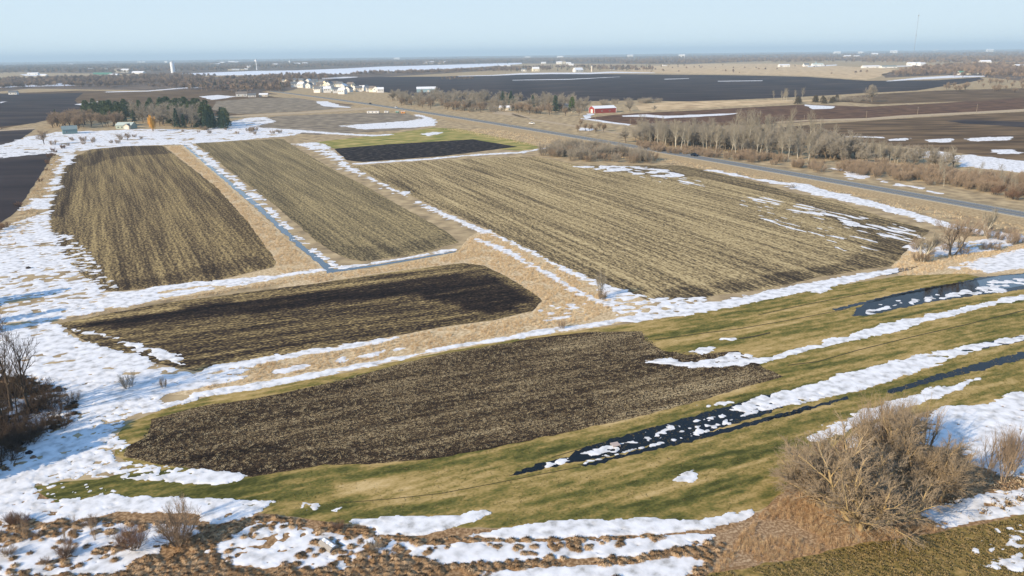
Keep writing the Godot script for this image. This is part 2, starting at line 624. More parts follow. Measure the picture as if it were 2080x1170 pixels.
func build_ground() -> void:
	# the country out to the horizon: dry winter grass and tilled earth
	var far_mat := tiled([0.0, rgb(120, 106, 84), 0.45, rgb(158, 138, 106), 1.0, rgb(190, 168, 130)], 60.0, 3, 0.015)
	var g := PlaneMesh.new()
	g.size = Vector2(56000, 56000)
	g.subdivide_depth = 8
	g.subdivide_width = 8
	setting("ground", g, far_mat, "flat farmland of dry tan winter grass reaching to the hazy horizon")
	var wood_floor := tiled([0.0, rgb(88, 76, 66), 0.5, rgb(104, 90, 78), 1.0, rgb(128, 112, 94)], 900.0, 41, 0.02)
	plain_field("wooded_country", "grey brown wooded country beyond the lake along the horizon", [-900, 147, 0, 146, 340, 152, 700, 140, 1040, 129, 1400, 130, 1600, 122, 2080, 126, 3000, 110, 3000, 96, 2080, 99.5, 1040, 113.5, 0, 127, -900, 139], 0.02, wood_floor, 0.0, 900.0)
	plain_field("wood_floor", "brown leaf litter under the woods round the town", [-500, 192, 0, 186, 60, 180, 330, 184, 440, 190, 560, 192, 620, 175, 690, 160, 860, 152, 1040, 140, 1040, 132, 860, 145, 650, 153, 450, 157, 340, 153, 0, 166, -500, 172], 0.03, wood_floor, 8.0, 60.0)
	plain_field("wood_floor", "brown leaf litter under the wood right of the big dark field", [1800, 158, 1790, 150, 1860, 136, 1960, 130, 2080, 128, 2300, 126, 2300, 160, 2080, 165, 2010, 158, 1920, 152], 0.03, wood_floor, 8.0, 60.0)

	# dark ploughed fields far off
	var plough := tiled([0.0, rgb(44, 40, 42), 0.5, rgb(60, 54, 54), 1.0, rgb(82, 72, 66)], 260.0, 5, 0.008)
	plough.uv1_scale = Vector3(1 / 500.0, 1 / 500.0, 1 / 180.0)
	var brown := tiled([0.0, rgb(66, 54, 42), 0.5, rgb(98, 80, 60), 1.0, rgb(134, 112, 84)], 180.0, 6, 0.01)
	brown.uv1_scale = Vector3(1 / 300.0, 1 / 300.0, 1 / 90.0)
	var grey := tiled([0.0, rgb(98, 88, 76), 0.5, rgb(130, 118, 100), 1.0, rgb(164, 150, 128)], 90.0, 8, 0.012)
	var tan_f := tiled([0.0, rgb(150, 126, 96), 0.5, rgb(190, 164, 126), 1.0, rgb(214, 190, 152)], 160.0, 9, 0.012)
	var red_f := tiled([0.0, rgb(70, 52, 42), 0.5, rgb(94, 70, 54), 1.0, rgb(118, 92, 70)], 120.0, 10, 0.012)
	plain_field("ploughed_field", "huge dark ploughed field behind the red barn and its trees", [640, 170, 680, 160, 760, 156, 900, 155.5, 1050, 150.5, 1180, 150, 1350, 151.5, 1500, 153, 1640, 156, 1760, 164, 1900, 163, 1990, 157, 2000, 162, 1920, 175, 1860, 184, 1740, 190, 1600, 198, 1400, 206, 1290, 204, 1100, 207, 1000, 204, 880, 200, 800, 190, 730, 178], 0.04, plough, 5.0, 40.0)
	plain_field("ploughed_field", "reddish brown field between the red barn and the pole line", [1185, 241, 1240, 234, 1290, 230, 1400, 225, 1560, 216, 1640, 212, 1760, 217, 1900, 210, 2200, 190, 2200, 218, 1960, 229, 1800, 238, 1680, 246, 1560, 252, 1420, 257, 1300, 255], 0.04, red_f, 2.0, 20.0)
	plain_field("ploughed_field", "brown rolling field right of the lone spreading tree", [1720, 196, 1800, 190, 1900, 184, 2200, 176, 2200, 190, 1990, 205, 1860, 209, 1780, 212, 1700, 206], 0.045, brown, 2.0, 20.0)
	plain_field("ploughed_field", "greyish stubble field below the pole line on the right", [1560, 262, 1660, 252, 1800, 243, 1960, 233, 2200, 222, 2200, 345, 2080, 332, 1980, 315, 1850, 300, 1720, 286, 1620, 275], 0.035, brown, 2.0, 15.0)
	plain_field("ploughed_field", "dark wet hollow in the greyish stubble field", [1920, 246, 1960, 251, 2040, 256, 2080, 259, 2200, 260, 2200, 252, 2060, 247, 1960, 243], 0.05, plough, 2.0, 10.0)
	plain_field("ploughed_field", "brown field with snow specks behind the conifer grove", [0, 190, 160, 184, 300, 186, 440, 181, 520, 190, 560, 197, 640, 205, 720, 213, 620, 226, 520, 231, 480, 234, 420, 240, 300, 236, 120, 240, 0, 262], 0.035, brown, 3.0, 25.0)
	plain_field("ploughed_field", "purplish dark ploughed field beyond the teal house", [-300, 200, 0, 190, 110, 190, 170, 188, 150, 205, 170, 216, 120, 236, 70, 250, 0, 258, -300, 275], 0.05, plough, 3.0, 25.0)
	plain_field("ploughed_field", "black field in front of the farmyard by the left lane", [-200, 320, 0, 312, 60, 308, 112, 307, 92, 340, 66, 380, 36, 428, 0, 452, -200, 520], 0.035, plough, 0.8, 6.0)
	plain_field("ploughed_field", "dark strip of tilled ground left of the farmyard", [-200, 272, 0, 262, 72, 262, 40, 284, 0, 296, -200, 310], 0.035, plough, 1.0, 8.0)
	plain_field("stubble_field", "tan stubble field with dry grass beyond the big dark field", [1240, 145, 1320, 134, 1420, 130, 1560, 129, 1700, 134, 1820, 140, 1800, 152, 1760, 162, 1640, 154, 1500, 151, 1350, 149], 0.03, tan_f, 6.0, 50.0)
	plain_field("stubble_field", "pale straw strip of land behind the red barn field", [1290, 214, 1350, 207, 1480, 205, 1700, 202, 1560, 212, 1420, 220, 1300, 226], 0.045, tan_f, 1.5, 18.0)
	plain_field("stubble_field", "grey striped stubble field by the construction trailers", [500, 250, 560, 236, 640, 233, 740, 229, 820, 230, 862, 240, 890, 250, 840, 262, 760, 268, 640, 274, 560, 268, 520, 262], 0.03, grey, 1.5, 12.0)
	plain_field("stubble_field", "grey brown stubble rise left of the highway bend", [440, 206, 520, 199, 600, 199, 650, 206, 720, 215, 660, 223, 560, 229, 480, 232, 430, 222], 0.045, grey, 2.0, 18.0)

	# lawn strip and black bed before the striped field
	var turf_far := tiled([0.0, rgb(96, 104, 52), 0.4, rgb(132, 128, 72), 0.7, rgb(166, 148, 92), 1.0, rgb(184, 162, 110)], 70.0, 14, 0.012)
	turf_far.uv1_scale = Vector3(1 / 110.0, 1 / 110.0, 1 / 60.0)
	plain_field("grass_strip", "greenish grass strip behind the small black field", [640, 289, 700, 282, 790, 272, 880, 259, 935, 262, 1000, 276, 1070, 290, 1100, 300, 1060, 306, 960, 300, 790, 303, 690, 305], 0.03, turf_far, 0.8, 8.0)
	var peat := tiled([0.0, rgb(20, 19, 22), 0.5, rgb(42, 38, 38), 1.0, rgb(110, 98, 84)], 45.0, 15, 0.02)
	plain_field("ploughed_field", "small black peat field beside the diagonal snowy lane", [678, 302, 790, 293, 960, 283, 1052, 298, 900, 317, 740, 329, 705, 326], 0.04, peat, 0.7, 5.0)

	# the four big stubble fields and the near one, each with its own rows
	var soil := rgb(44, 37, 31)
	var straw := rgb(186, 162, 112)
	row_field("stubble_field", "brown stubble field with dark streaks left of the blue ditch", [147, 320, 190, 302, 240, 297, 330, 296, 440, 380, 500, 446, 562, 532, 556, 542, 430, 572, 330, 582, 230, 592, 205, 588, 150, 545, 112, 500, 98, 440, 104, 400, 120, 360], 0.025, [330, 560, 235, 300], 1400, 700,
		[[[147, 320, 240, 297, 335, 296, 350, 312, 240, 318, 170, 340, 130, 440, 100, 440], 0.34], [[210, 592, 560, 540, 540, 515, 330, 560, 230, 570], 0.36], [[440, 380, 560, 530, 530, 530, 420, 400], 0.44]],
		[[220, 6, 21, 2, 0.26], [60, 1.4, 22, 2, 0.32], [3.5, 1.0, 23, 2, 0.5], [1.2, 0.7, 24, 1, 0.45]], [0.0, soil, 0.3, rgb(74, 62, 48), 0.5, rgb(116, 99, 70), 0.7, rgb(158, 137, 94), 1.0, straw], 0.8, 3.0)
	row_field("stubble_field", "olive grey stubble field between the blue ditch and diagonal lane", [395, 290, 480, 286, 575, 282, 605, 302, 690, 352, 732, 372, 802, 412, 865, 447, 912, 474, 933, 492, 845, 517, 735, 531, 700, 524, 675, 511, 640, 488, 560, 418, 480, 358, 420, 310], 0.025, [700, 510, 470, 330], 1400, 700,
		[[[675, 511, 735, 531, 933, 492, 912, 474, 800, 500, 700, 500], 0.36], [[420, 310, 675, 511, 700, 500, 470, 310], 0.42]],
		[[220, 6, 31, 2, 0.22], [60, 1.4, 32, 2, 0.32], [3.5, 1.0, 33, 2, 0.5], [1.2, 0.7, 34, 1, 0.45]], [0.0, rgb(56, 50, 42), 0.3, rgb(92, 82, 62), 0.5, rgb(128, 113, 82), 0.7, rgb(160, 142, 102), 1.0, straw], 0.7, 3.0)
	row_field("stubble_field", "wide tan stubble field with straight rows below the thicket", [715, 338, 850, 328, 1000, 320, 1090, 318, 1180, 336, 1380, 336, 1440, 346, 1560, 376, 1600, 390, 1700, 408, 1790, 440, 1890, 468, 1850, 500, 1832, 520, 1810, 541, 1747, 549, 1635, 569, 1560, 587, 1452, 600, 1420, 611, 1315, 610, 1260, 592, 1190, 562, 1122, 532, 1040, 492, 985, 462, 880, 418, 790, 378, 740, 350], 0.025, [1500, 590, 900, 345], 2000, 1300,
		[[[1380, 336, 1560, 376, 1790, 440, 1890, 468, 1832, 520, 1810, 541, 1747, 549, 1700, 540, 1780, 490, 1600, 400, 1400, 356], 0.34], [[1315, 610, 1420, 611, 1452, 600, 1747, 549, 1700, 535, 1500, 570, 1350, 590], 0.30], [[1040, 492, 1122, 532, 1260, 592, 1300, 606, 1330, 590, 1200, 545, 1060, 480], 0.34], [[740, 350, 880, 418, 1040, 492, 1080, 480, 900, 405, 790, 360], 0.42], [[1180, 336, 1380, 336, 1440, 346, 1400, 360, 1250, 350], 0.36]],
		[[200, 9, 41, 2, 0.2], [80, 2.4, 42, 2, 0.4], [4, 1.0, 43, 2, 0.5], [1.2, 0.7, 44, 1, 0.45]], [0.0, rgb(50, 43, 36), 0.3, rgb(96, 83, 62), 0.5, rgb(150, 131, 94), 0.7, rgb(182, 161, 118), 1.0, rgb(206, 186, 142)], 0.8, 3.0)
	row_field("ploughed_field", "dark curved ploughed field between the two reed ditches", [120, 658, 200, 641, 330, 616, 500, 594, 640, 576, 800, 552, 940, 534, 985, 540, 1040, 568, 1094, 602, 1100, 612, 1080, 632, 1000, 651, 900, 664, 750, 692, 620, 716, 480, 742, 400, 754, 330, 742, 250, 722, 170, 692], 0.025, [200, 690, 1000, 580], 1800, 700,
		[[[330, 625, 640, 600, 800, 575, 950, 560, 1000, 560, 1080, 610, 1000, 640, 850, 600, 640, 620, 400, 650, 250, 670, 180, 660], 0.16], [[120, 658, 200, 641, 500, 594, 940, 534, 985, 542, 800, 562, 500, 607, 250, 645], 0.62], [[300, 690, 640, 640, 900, 615, 960, 640, 620, 700, 450, 735, 330, 735], 0.46]],
		[[70, 5, 51, 2, 0.4], [18, 1.0, 52, 2, 0.4], [2.5, 0.7, 53, 2, 0.6], [0.9, 0.5, 54, 1, 0.5]], [0.0, rgb(26, 23, 23), 0.25, rgb(48, 39, 34), 0.45, rgb(72, 60, 46), 0.6, rgb(112, 96, 66), 0.8, rgb(158, 136, 92), 1.0, straw], 0.5, 2.0, 12)
	row_field("stubble_field", "near dark field littered with broken corn stalks", [308, 852, 400, 826, 520, 810, 700, 772, 800, 742, 900, 719, 1000, 702, 1100, 685, 1200, 674, 1304, 673, 1312, 692, 1345, 712, 1400, 722, 1480, 714, 1500, 712, 1548, 745, 1592, 766, 1520, 784, 1400, 820, 1300, 846, 1190, 870, 1050, 900, 900, 930, 750, 944, 660, 944, 600, 955, 512, 968, 400, 952, 300, 940, 250, 926, 262, 905, 300, 885], 0.03, [400, 900, 1300, 740], 2048, 1200,
		[[[250, 926, 300, 885, 420, 880, 600, 915, 800, 920, 900, 925, 750, 944, 512, 968], 0.38], [[1000, 702, 1304, 673, 1345, 712, 1300, 730, 1100, 710], 0.62], [[1200, 800, 1500, 740, 1592, 766, 1400, 820, 1250, 850], 0.60], [[1200, 720, 1400, 722, 1500, 735, 1400, 745, 1250, 740], 0.45]],
		[[40, 5, 61, 2, 0.4], [7, 0.9, 62, 2, 0.35], [0.9, 0.5, 63, 2, 0.45], [0.4, 0.3, 64, 1, 0.6]], [0.0, rgb(24, 19, 16), 0.3, rgb(46, 37, 29), 0.5, rgb(72, 58, 43), 0.62, rgb(102, 85, 60), 0.75, rgb(138, 121, 90), 1.0, rgb(186, 166, 128)], 0.45, 1.2, 3)

	# mown grass, greener in the hollows, tan on the rises
	var lawn_px := [60, 990, 120, 978, 200, 972, 250, 962, 262, 940, 235, 925, 232, 890, 262, 858, 340, 828, 420, 806, 520, 790, 620, 772, 700, 757, 800, 736, 900, 715, 1000, 697, 1100, 681, 1200, 668, 1290, 656, 1400, 638, 1560, 608, 1700, 580, 1830, 560, 1960, 556, 2010, 566, 2080, 555, 2200, 530, 2200, 800, 2080, 812, 1990, 828, 1900, 830, 1800, 860, 1700, 900, 1620, 960, 1590, 1000, 1545, 1038, 1400, 1062, 1200, 1066, 1000, 1072, 850, 1070, 700, 1062, 560, 1045, 400, 1030, 250, 1022, 120, 1022]
	row_field("lawn", "mown grass, green and tan in long streaks, round the near field", lawn_px, 0.02, [600, 1000, 1900, 700], 2048, 1000,
		[[[60, 1040, 60, 960, 420, 960, 560, 980, 520, 1030, 300, 1030], 0.28], [[540, 1050, 520, 980, 680, 950, 900, 940, 1200, 880, 1400, 830, 1590, 780, 1590, 800, 1300, 880, 1100, 925, 900, 952, 700, 975, 660, 1000, 760, 1030, 900, 1020, 1100, 990, 1290, 955, 1420, 930, 1560, 900, 1640, 880, 1640, 905, 1480, 950, 1340, 975, 1100, 1022, 950, 1040, 1100, 1045, 1250, 1020, 1380, 1010, 1480, 960, 1560, 970, 1480, 1020, 1400, 1062, 1000, 1072, 700, 1062], 0.29], [[1310, 690, 1290, 656, 1560, 608, 1900, 562, 2080, 560, 2080, 580, 1900, 580, 1560, 640, 1380, 690], 0.46], [[1400, 720, 1560, 690, 1720, 650, 1740, 660, 1560, 715, 1700, 700, 2080, 600, 2080, 640, 1700, 740, 1590, 760], 0.46], [[1560, 800, 1800, 740, 2080, 670, 2080, 690, 1700, 790], 0.40], [[1480, 850, 1700, 800, 2080, 720, 2080, 760, 1800, 830, 1640, 890, 1500, 880], 0.44], [[240, 925, 340, 828, 420, 806, 440, 815, 330, 850], 0.28], [[650, 985, 730, 975, 860, 990, 740, 1005], 0.7]],
		[[60, 6, 71, 3, 0.5], [14, 2.0, 72, 3, 0.5], [3.5, 1.6, 73, 3, 0.4], [0.8, 0.5, 74, 2, 0.35]], [0.0, rgb(66, 68, 34), 0.25, rgb(100, 96, 50), 0.42, rgb(130, 114, 64), 0.6, rgb(158, 135, 84), 0.8, rgb(176, 150, 100), 1.0, rgb(192, 166, 118)], 0.5, 1.5, 3)
	var rough_turf := tiled([0.0, rgb(92, 78, 44), 0.4, rgb(120, 104, 58), 0.65, rgb(144, 120, 72), 1.0, rgb(172, 146, 98)], 14.0, 16, 0.02)
	plain_field("lawn", "rough olive brown turf at the edge below the big bush", [1400, 1200, 1440, 1165, 1600, 1138, 1750, 1104, 1900, 1082, 2080, 1046, 2300, 1010, 2300, 1300, 1400, 1300], 0.025, rough_turf, 0.5, 1.5)

	var rut := paint(rgb(58, 52, 30), 0.95)
	for r in [["thin wheel line looping round the tan patch of the lawn", [626, 1010, 622, 998, 632, 985, 655, 975, 690, 973, 730, 978, 780, 981, 820, 975, 900, 958, 1000, 938, 1100, 916, 1220, 888], 1.6], ["thin wheel line above the long puddle", [1120, 930, 1200, 905, 1300, 880, 1420, 845], 1.6], ["wheel line across the lower lawn", [690, 1022, 800, 1013, 900, 1002, 1040, 975, 1180, 948], 1.4], ["thin wheel line between the two snow strips", [1600, 742, 1660, 735, 1740, 712, 1850, 685, 1960, 660, 2090, 628], 1.6], ["thin wheel line across the upper lawn", [1330, 690, 1420, 678, 1500, 668, 1600, 651, 1720, 628], 1.3], ["short dark rut beside a snow patch on the upper lawn", [1500, 688, 1530, 684, 1565, 676], 2.6], ["wheel line along the top of the lawn", [1540, 640, 1640, 618, 1800, 588], 1.3]]:
		setting("wheel_rut", sheet(ragged(world_poly(ribbon_poly(r[1], [r[2]])), 0.05, 1.0), 0.026), rut, r[0])

	# reed banks and dead grass
	var reed := tiled([0.0, rgb(148, 126, 96), 0.4, rgb(182, 158, 122), 0.7, rgb(202, 180, 144), 1.0, rgb(218, 200, 168)], 12.0, 17, 0.02)
	var brown_bank := tiled([0.0, rgb(96, 74, 52), 0.4, rgb(132, 104, 74), 0.7, rgb(162, 132, 98), 1.0, rgb(190, 164, 128)], 7.0, 18, 0.02)
	plain_field("reed_bank", "tan reed bank left of the blue ditch", [335, 297, 372, 295, 440, 352, 512, 418, 592, 492, 668, 553, 640, 566, 480, 586, 230, 625, 120, 650, 120, 640, 205, 600, 430, 573, 556, 543, 562, 532, 500, 446, 440, 380], 0.016, reed, 0.6, 3.0)
	plain_field("reed_bank", "tan reed bank round the ditch junction", [600, 560, 760, 545, 930, 512, 950, 484, 985, 462, 1040, 492, 1122, 532, 1190, 562, 1260, 592, 1330, 612, 1290, 650, 1200, 668, 1000, 700, 800, 738, 600, 774, 420, 806, 330, 800, 400, 756, 480, 742, 620, 716, 750, 692, 900, 664, 1000, 651, 1080, 632, 1100, 612, 1040, 568, 985, 540, 940, 534, 800, 552, 640, 576, 560, 586], 0.012, reed, 0.5, 3.0)
	plain_field("reed_bank", "tan reed bank along the right end of the ditch", [1810, 541, 1850, 500, 1900, 480, 2080, 480, 2200, 470, 2200, 540, 2080, 556, 1960, 557, 1830, 562], 0.012, reed, 0.5, 3.0)
	plain_field("tussock_ground", "brown tussocky marsh ground along the bottom edge", [-300, 1010, 0, 1000, 100, 1000, 260, 1025, 400, 1032, 560, 1046, 700, 1064, 850, 1072, 1000, 1074, 1200, 1068, 1400, 1064, 1545, 1040, 1590, 1000, 1620, 960, 1700, 900, 1800, 860, 1900, 835, 2080, 815, 2300, 800, 2300, 1015, 2080, 1050, 1900, 1085, 1750, 1108, 1600, 1142, 1440, 1168, 1390, 1300, -300, 1300], 0.008, brown_bank, 0.4, 2.0)
	plain_field("reed_bank", "pale flattened dry grass left of the huge bush", [1405, 1128, 1440, 1090, 1545, 1046, 1595, 1004, 1630, 968, 1700, 1000, 1760, 1070, 1900, 1074, 1750, 1103, 1600, 1136, 1445, 1162], 0.014, tiled([0.0, rgb(104, 82, 60), 0.4, rgb(140, 114, 86), 0.7, rgb(168, 142, 110), 1.0, rgb(194, 170, 138)], 6.0, 19, 0.02), 1.6, 1.0)
	plain_field("tussock_ground", "brown littered ground under the bare trees at left", [-300, 700, 0, 690, 60, 740, 150, 770, 200, 800, 160, 850, 60, 900, 30, 960, 0, 990, -300, 1040], 0.006, brown_bank, 0.4, 2.0)

	# open water and ice
	var water := paint(rgb(8, 11, 14), 0.07)
	water.metallic_specular = 0.24
	var ice := paint(rgb(58, 72, 82), 0.1)
	ice.metallic_specular = 0.6
	for wp in [["long dark puddle with floating ice in the near lawn", [1032, 967, 1090, 943, 1155, 928, 1185, 908, 1240, 892, 1330, 867, 1420, 842, 1560, 802, 1640, 784, 1650, 796, 1560, 840, 1480, 864, 1420, 884, 1300, 911, 1230, 929, 1165, 938, 1080, 959]],
		["narrow wet furrow just below the long dark puddle", [1172, 946, 1300, 913, 1420, 883, 1500, 863, 1640, 825, 1655, 828, 1520, 867, 1430, 891, 1300, 921, 1200, 946]],
		["wide icy meltwater pool near the right edge of the lawn", [1730, 642, 1742, 624, 1790, 604, 1880, 584, 1960, 574, 1985, 564, 2080, 555, 2300, 530, 2300, 560, 2080, 588, 2000, 598, 1900, 612, 1820, 628, 1760, 642]],
		["thin dark furrow leading to the icy pool", [1640, 668, 1700, 652, 1760, 640, 1900, 610, 2000, 594, 2060, 594, 1950, 612, 1820, 640, 1700, 662]],
		["thin dark wheel rut above the icy pool", [1690, 628, 1800, 602, 1900, 582, 1985, 566, 1985, 569, 1900, 587, 1800, 607, 1700, 631]],
		["dark wet furrow below the broad snow strip", [1800, 795, 1900, 762, 2000, 735, 2200, 684, 2200, 700, 2000, 750, 1900, 774, 1810, 800]],
		["dark wet gutter behind the big bush", [1560, 850, 1640, 828, 1720, 806, 1725, 810, 1640, 834, 1560, 856]],
		["dark wet edge above the broad snow strip", [1930, 712, 1990, 698, 2200, 660, 2200, 670, 2000, 708, 1940, 718]]]:
		var o := setting("meltwater_puddle", sheet(ragged(world_poly(wp[1]), 0.7, 0.6), 0.03), water, wp[0])
		o.set_meta("category", "puddle")
	setting("ditch_water", sheet(ragged(world_poly([370, 293, 375, 293, 447, 351, 526, 415, 606, 490, 680, 547, 666, 553, 593, 491, 514, 417, 438, 352]), 0.9, 2.2), 0.03), ice, "straight blue ditch of icy water between two stubble fields")
	setting("ditch_water", sheet(ragged(world_poly(ribbon_poly([664, 552, 700, 548, 760, 540, 850, 525, 925, 511], [7, 5, 3.5, 3, 2])), 0.3, 2.0), 0.032), ice, "short icy side ditch running right from the blue ditch")
	setting("ditch_water", sheet(ragged(world_poly([1795, 553, 1840, 543, 1868, 540, 1850, 548, 1800, 560]), 0.3, 2.0), 0.03), water, "dark open end of the snowy ditch by the fallen willow")
	setting("pond_ice", sheet(ragged(world_poly([1985, 570, 2030, 561, 2080, 557, 2300, 533, 2300, 548, 2080, 580, 2030, 588, 1990, 582]), 0.4, 1.5), 0.034), ice, "grey blue sheet of pond ice at the right end of the pool")
	# the frozen lake beyond the town
	var lake := paint(rgb(214, 216, 220), 0.6)
	setting("lake", sheet(ragged(world_poly([330, 151, 420, 147.5, 520, 144, 600, 143, 700, 139, 780, 135, 860, 133, 960, 130, 1060, 127.5, 1060, 130, 960, 137, 860, 143, 760, 148, 680, 151, 600, 153, 520, 152.5, 430, 153.5]), 12.0, 90.0), 0.06), lake, "frozen pale lake in front of the town")
	setting("lake", sheet(ragged(world_poly([-200, 171, 0, 169, 120, 168.5, 158, 170.5, 150, 174, 60, 176, 0, 178, -200, 181]), 6.0, 40.0), 0.06), lake, "small frozen lake at the far left")

func build_snow() -> void:
	var sm := tiled([0.0, rgb(150, 146, 140), 0.22, rgb(190, 188, 185), 0.42, rgb(210, 208, 206), 0.65, rgb(222, 220, 218), 1.0, rgb(230, 229, 228)], 19.0, 91, 0.014, 0.75)
	var rn := FastNoiseLite.new()
	rn.seed = 92
	rn.frequency = 0.012
	rn.fractal_octaves = 4
	var rt := rn.get_seamless_image(512, 512, false, false, 0.2, true)
	rt.convert(Image.FORMAT_RGBA8)
	rt.bump_map_to_normal_map(5.0)
	sm.normal_enabled = true
	sm.normal_texture = ImageTexture.create_from_image(rt)
	sm.normal_scale = 0.2
	sm.metallic_specular = 0.25
	var traced := [
		[[0, 500, 40, 470, 70, 430, 94, 400, 106, 402, 98, 436, 108, 470, 128, 505, 155, 538, 186, 566, 222, 592, 300, 592, 350, 582, 300, 606, 230, 622, 180, 640, 120, 652, 0, 668, -200, 700, -200, 560], 0.6],
		[[105, 470, 150, 480, 190, 520, 230, 575, 250, 588, 190, 580, 130, 520], 0.43],
		[[-200, 700, 0, 664, 90, 650, 125, 660, 160, 692, 220, 708, 280, 722, 340, 744, 400, 758, 520, 740, 480, 766, 400, 790, 340, 802, 310, 836, 255, 850, 232, 880, 262, 900, 230, 930, 290, 944, 400, 952, 510, 966, 470, 985, 350, 982, 210, 972, 130, 976, 80, 1000, 0, 1040, -200, 1060], 0.66],
		[[120, 665, 220, 690, 340, 735, 400, 750, 370, 722, 290, 700, 180, 668], 0.42],
		[[0, 760, 70, 770, 150, 800, 160, 850, 60, 900, 30, 960, 0, 980, -200, 1000, -200, 740], 0.42],
		[[0, 1012, 80, 1006, 200, 1003, 330, 1012, 470, 1014, 560, 1020, 550, 1040, 490, 1060, 430, 1066, 400, 1045, 250, 1040, 150, 1060, 60, 1066, 0, 1062, -200, 1080, -200, 1020], 0.76],
		[[0, 1060, 200, 1060, 420, 1070, 300, 1110, 230, 1140, 150, 1172, 0, 1172, -100, 1172], 0.46],
		[[60, 985, 200, 975, 260, 1000, 190, 1012, 90, 1015], 0.35],
		[[130, 1172, 230, 1140, 330, 1090, 370, 1070, 400, 1080, 300, 1130, 220, 1172], 0.85],
		[ribbon_poly([230, 622, 330, 603, 430, 585, 520, 572, 600, 556, 660, 549], [14, 12, 9, 8, 6, 5]), 0.72],
		[ribbon_poly([250, 600, 360, 582, 470, 572, 560, 562], [10, 10, 7, 4]), 0.62],
		[ribbon_poly([400, 757, 520, 736, 620, 719, 720, 702, 812, 688], [12, 12, 9, 9, 6]), 0.72],
		[ribbon_poly([300, 836, 420, 800, 520, 786, 640, 762, 760, 740, 900, 710, 1000, 692, 1100, 676, 1200, 661, 1290, 646], [12, 13, 13, 12, 9, 8, 8, 9, 9, 11]), 0.74],
		[ribbon_poly([1280, 645, 1400, 632, 1500, 614, 1600, 592, 1700, 573, 1830, 548], [18, 16, 17, 15, 13, 9]), 0.86],
		[ribbon_poly([360, 790, 430, 777, 510, 766], [10, 12, 6]), 0.9], [[556, 756, 580, 748, 630, 740, 612, 752, 575, 760], 1.0], [[684, 733, 690, 727, 705, 725, 700, 732], 1.0], [[735, 726, 755, 717, 792, 712, 770, 722, 745, 728], 1.0], [[805, 712, 820, 706, 841, 705, 826, 713], 1.0],
		[ribbon_poly([960, 482, 1040, 515, 1110, 556, 1190, 602, 1240, 622, 1280, 640], [8, 11, 10, 11, 10, 14]), 0.74],
		[ribbon_poly([985, 468, 1040, 492, 1122, 534, 1190, 566, 1260, 598, 1330, 614, 1440, 607], [7, 7, 9, 12, 18, 18, 8]), 0.68],
		[[1220, 585, 1330, 605, 1440, 606, 1400, 640, 1290, 650, 1230, 610], 0.56],
		[[1090, 630, 1130, 620, 1200, 615, 1190, 640, 1120, 655], 0.55],
		[ribbon_poly([1500, 742, 1560, 732, 1640, 710, 1700, 695, 1790, 672, 1900, 645, 1990, 624, 2090, 602], [10, 12, 10, 12, 18, 14, 10, 8]), 0.97],
		[[1480, 852, 1500, 830, 1560, 802, 1640, 782, 1750, 752, 1850, 726, 1950, 706, 2100, 678, 2100, 690, 2000, 710, 1930, 735, 1830, 768, 1740, 795, 1640, 818, 1560, 836], 0.84],
		[[1290, 735, 1340, 728, 1370, 730, 1400, 740, 1470, 725, 1500, 715, 1530, 725, 1540, 742, 1440, 748, 1360, 742], 0.55], [[1408, 715, 1430, 706, 1460, 706, 1450, 716, 1420, 720], 1.0], [[1474, 692, 1490, 687, 1506, 690, 1490, 695], 1.0], [[1640, 590, 1660, 582, 1690, 586, 1670, 597], 1.0],
		[[1200, 922, 1240, 905, 1265, 912, 1230, 926], 0.5], [[1262, 905, 1330, 870, 1390, 862, 1350, 893, 1290, 903], 0.4], [[1380, 884, 1420, 852, 1500, 835, 1490, 862, 1440, 880], 0.47], [[1100, 948, 1160, 933, 1165, 938, 1110, 952], 0.45],
		[ribbon_poly([1175, 944, 1250, 926, 1350, 900, 1440, 880], [5, 6, 6, 4]), 0.46], [[1430, 825, 1480, 815, 1500, 820, 1450, 832], 0.55],
		[[1740, 640, 1790, 612, 1900, 600, 2010, 578, 2060, 592, 1960, 600, 1850, 620, 1780, 642], 0.43], [[1990, 575, 2040, 565, 2100, 565, 2090, 580, 2020, 584], 0.42],
		[ribbon_poly([1660, 890, 1720, 866, 1790, 838, 1860, 812, 1930, 792, 1992, 769], [24, 22, 24, 22, 16, 4]), 0.9],
		[[1850, 850, 1930, 825, 1990, 822, 2100, 790, 2300, 760, 2300, 960, 2100, 985, 2000, 950, 1950, 915, 1880, 905], 0.74], [[1700, 900, 1800, 850, 1900, 840, 1900, 900, 1800, 930], 0.5],
		[[1870, 1040, 1940, 1015, 2000, 1005, 2100, 990, 2300, 970, 2300, 1010, 2100, 1045, 1980, 1062, 1920, 1078], 0.8],
		[[1370, 962, 1395, 952, 1422, 965, 1410, 980, 1380, 980], 0.62],
		[[2000, 1080, 2100, 1060, 2100, 1170, 1980, 1150], 0.4],
		[[720, 1058, 800, 1050, 900, 1050, 995, 1037, 990, 1052, 930, 1072, 850, 1090, 780, 1088], 0.98],
		[[950, 1090, 1050, 1070, 1160, 1056, 1250, 1058, 1290, 1052, 1420, 1060, 1530, 1035, 1538, 1045, 1440, 1076, 1330, 1086, 1200, 1093, 1050, 1097], 0.98],
		[[430, 1105, 500, 1070, 560, 1052, 640, 1080, 780, 1092, 880, 1104, 860, 1125, 760, 1135, 700, 1162, 520, 1155, 440, 1135], 0.6],
		[[800, 1125, 900, 1105, 1000, 1102, 1180, 1100, 1300, 1092, 1420, 1086, 1400, 1112, 1280, 1132, 1050, 1142, 900, 1150], 0.66],
		[[940, 1180, 1000, 1162, 1100, 1155, 1280, 1148, 1390, 1130, 1436, 1150, 1380, 1180], 0.95],
		[[1410, 1100, 1430, 1085, 1440, 1092, 1420, 1112], 0.9], [[540, 1015, 620, 1020, 720, 1035, 700, 1045, 600, 1035], 0.36]]
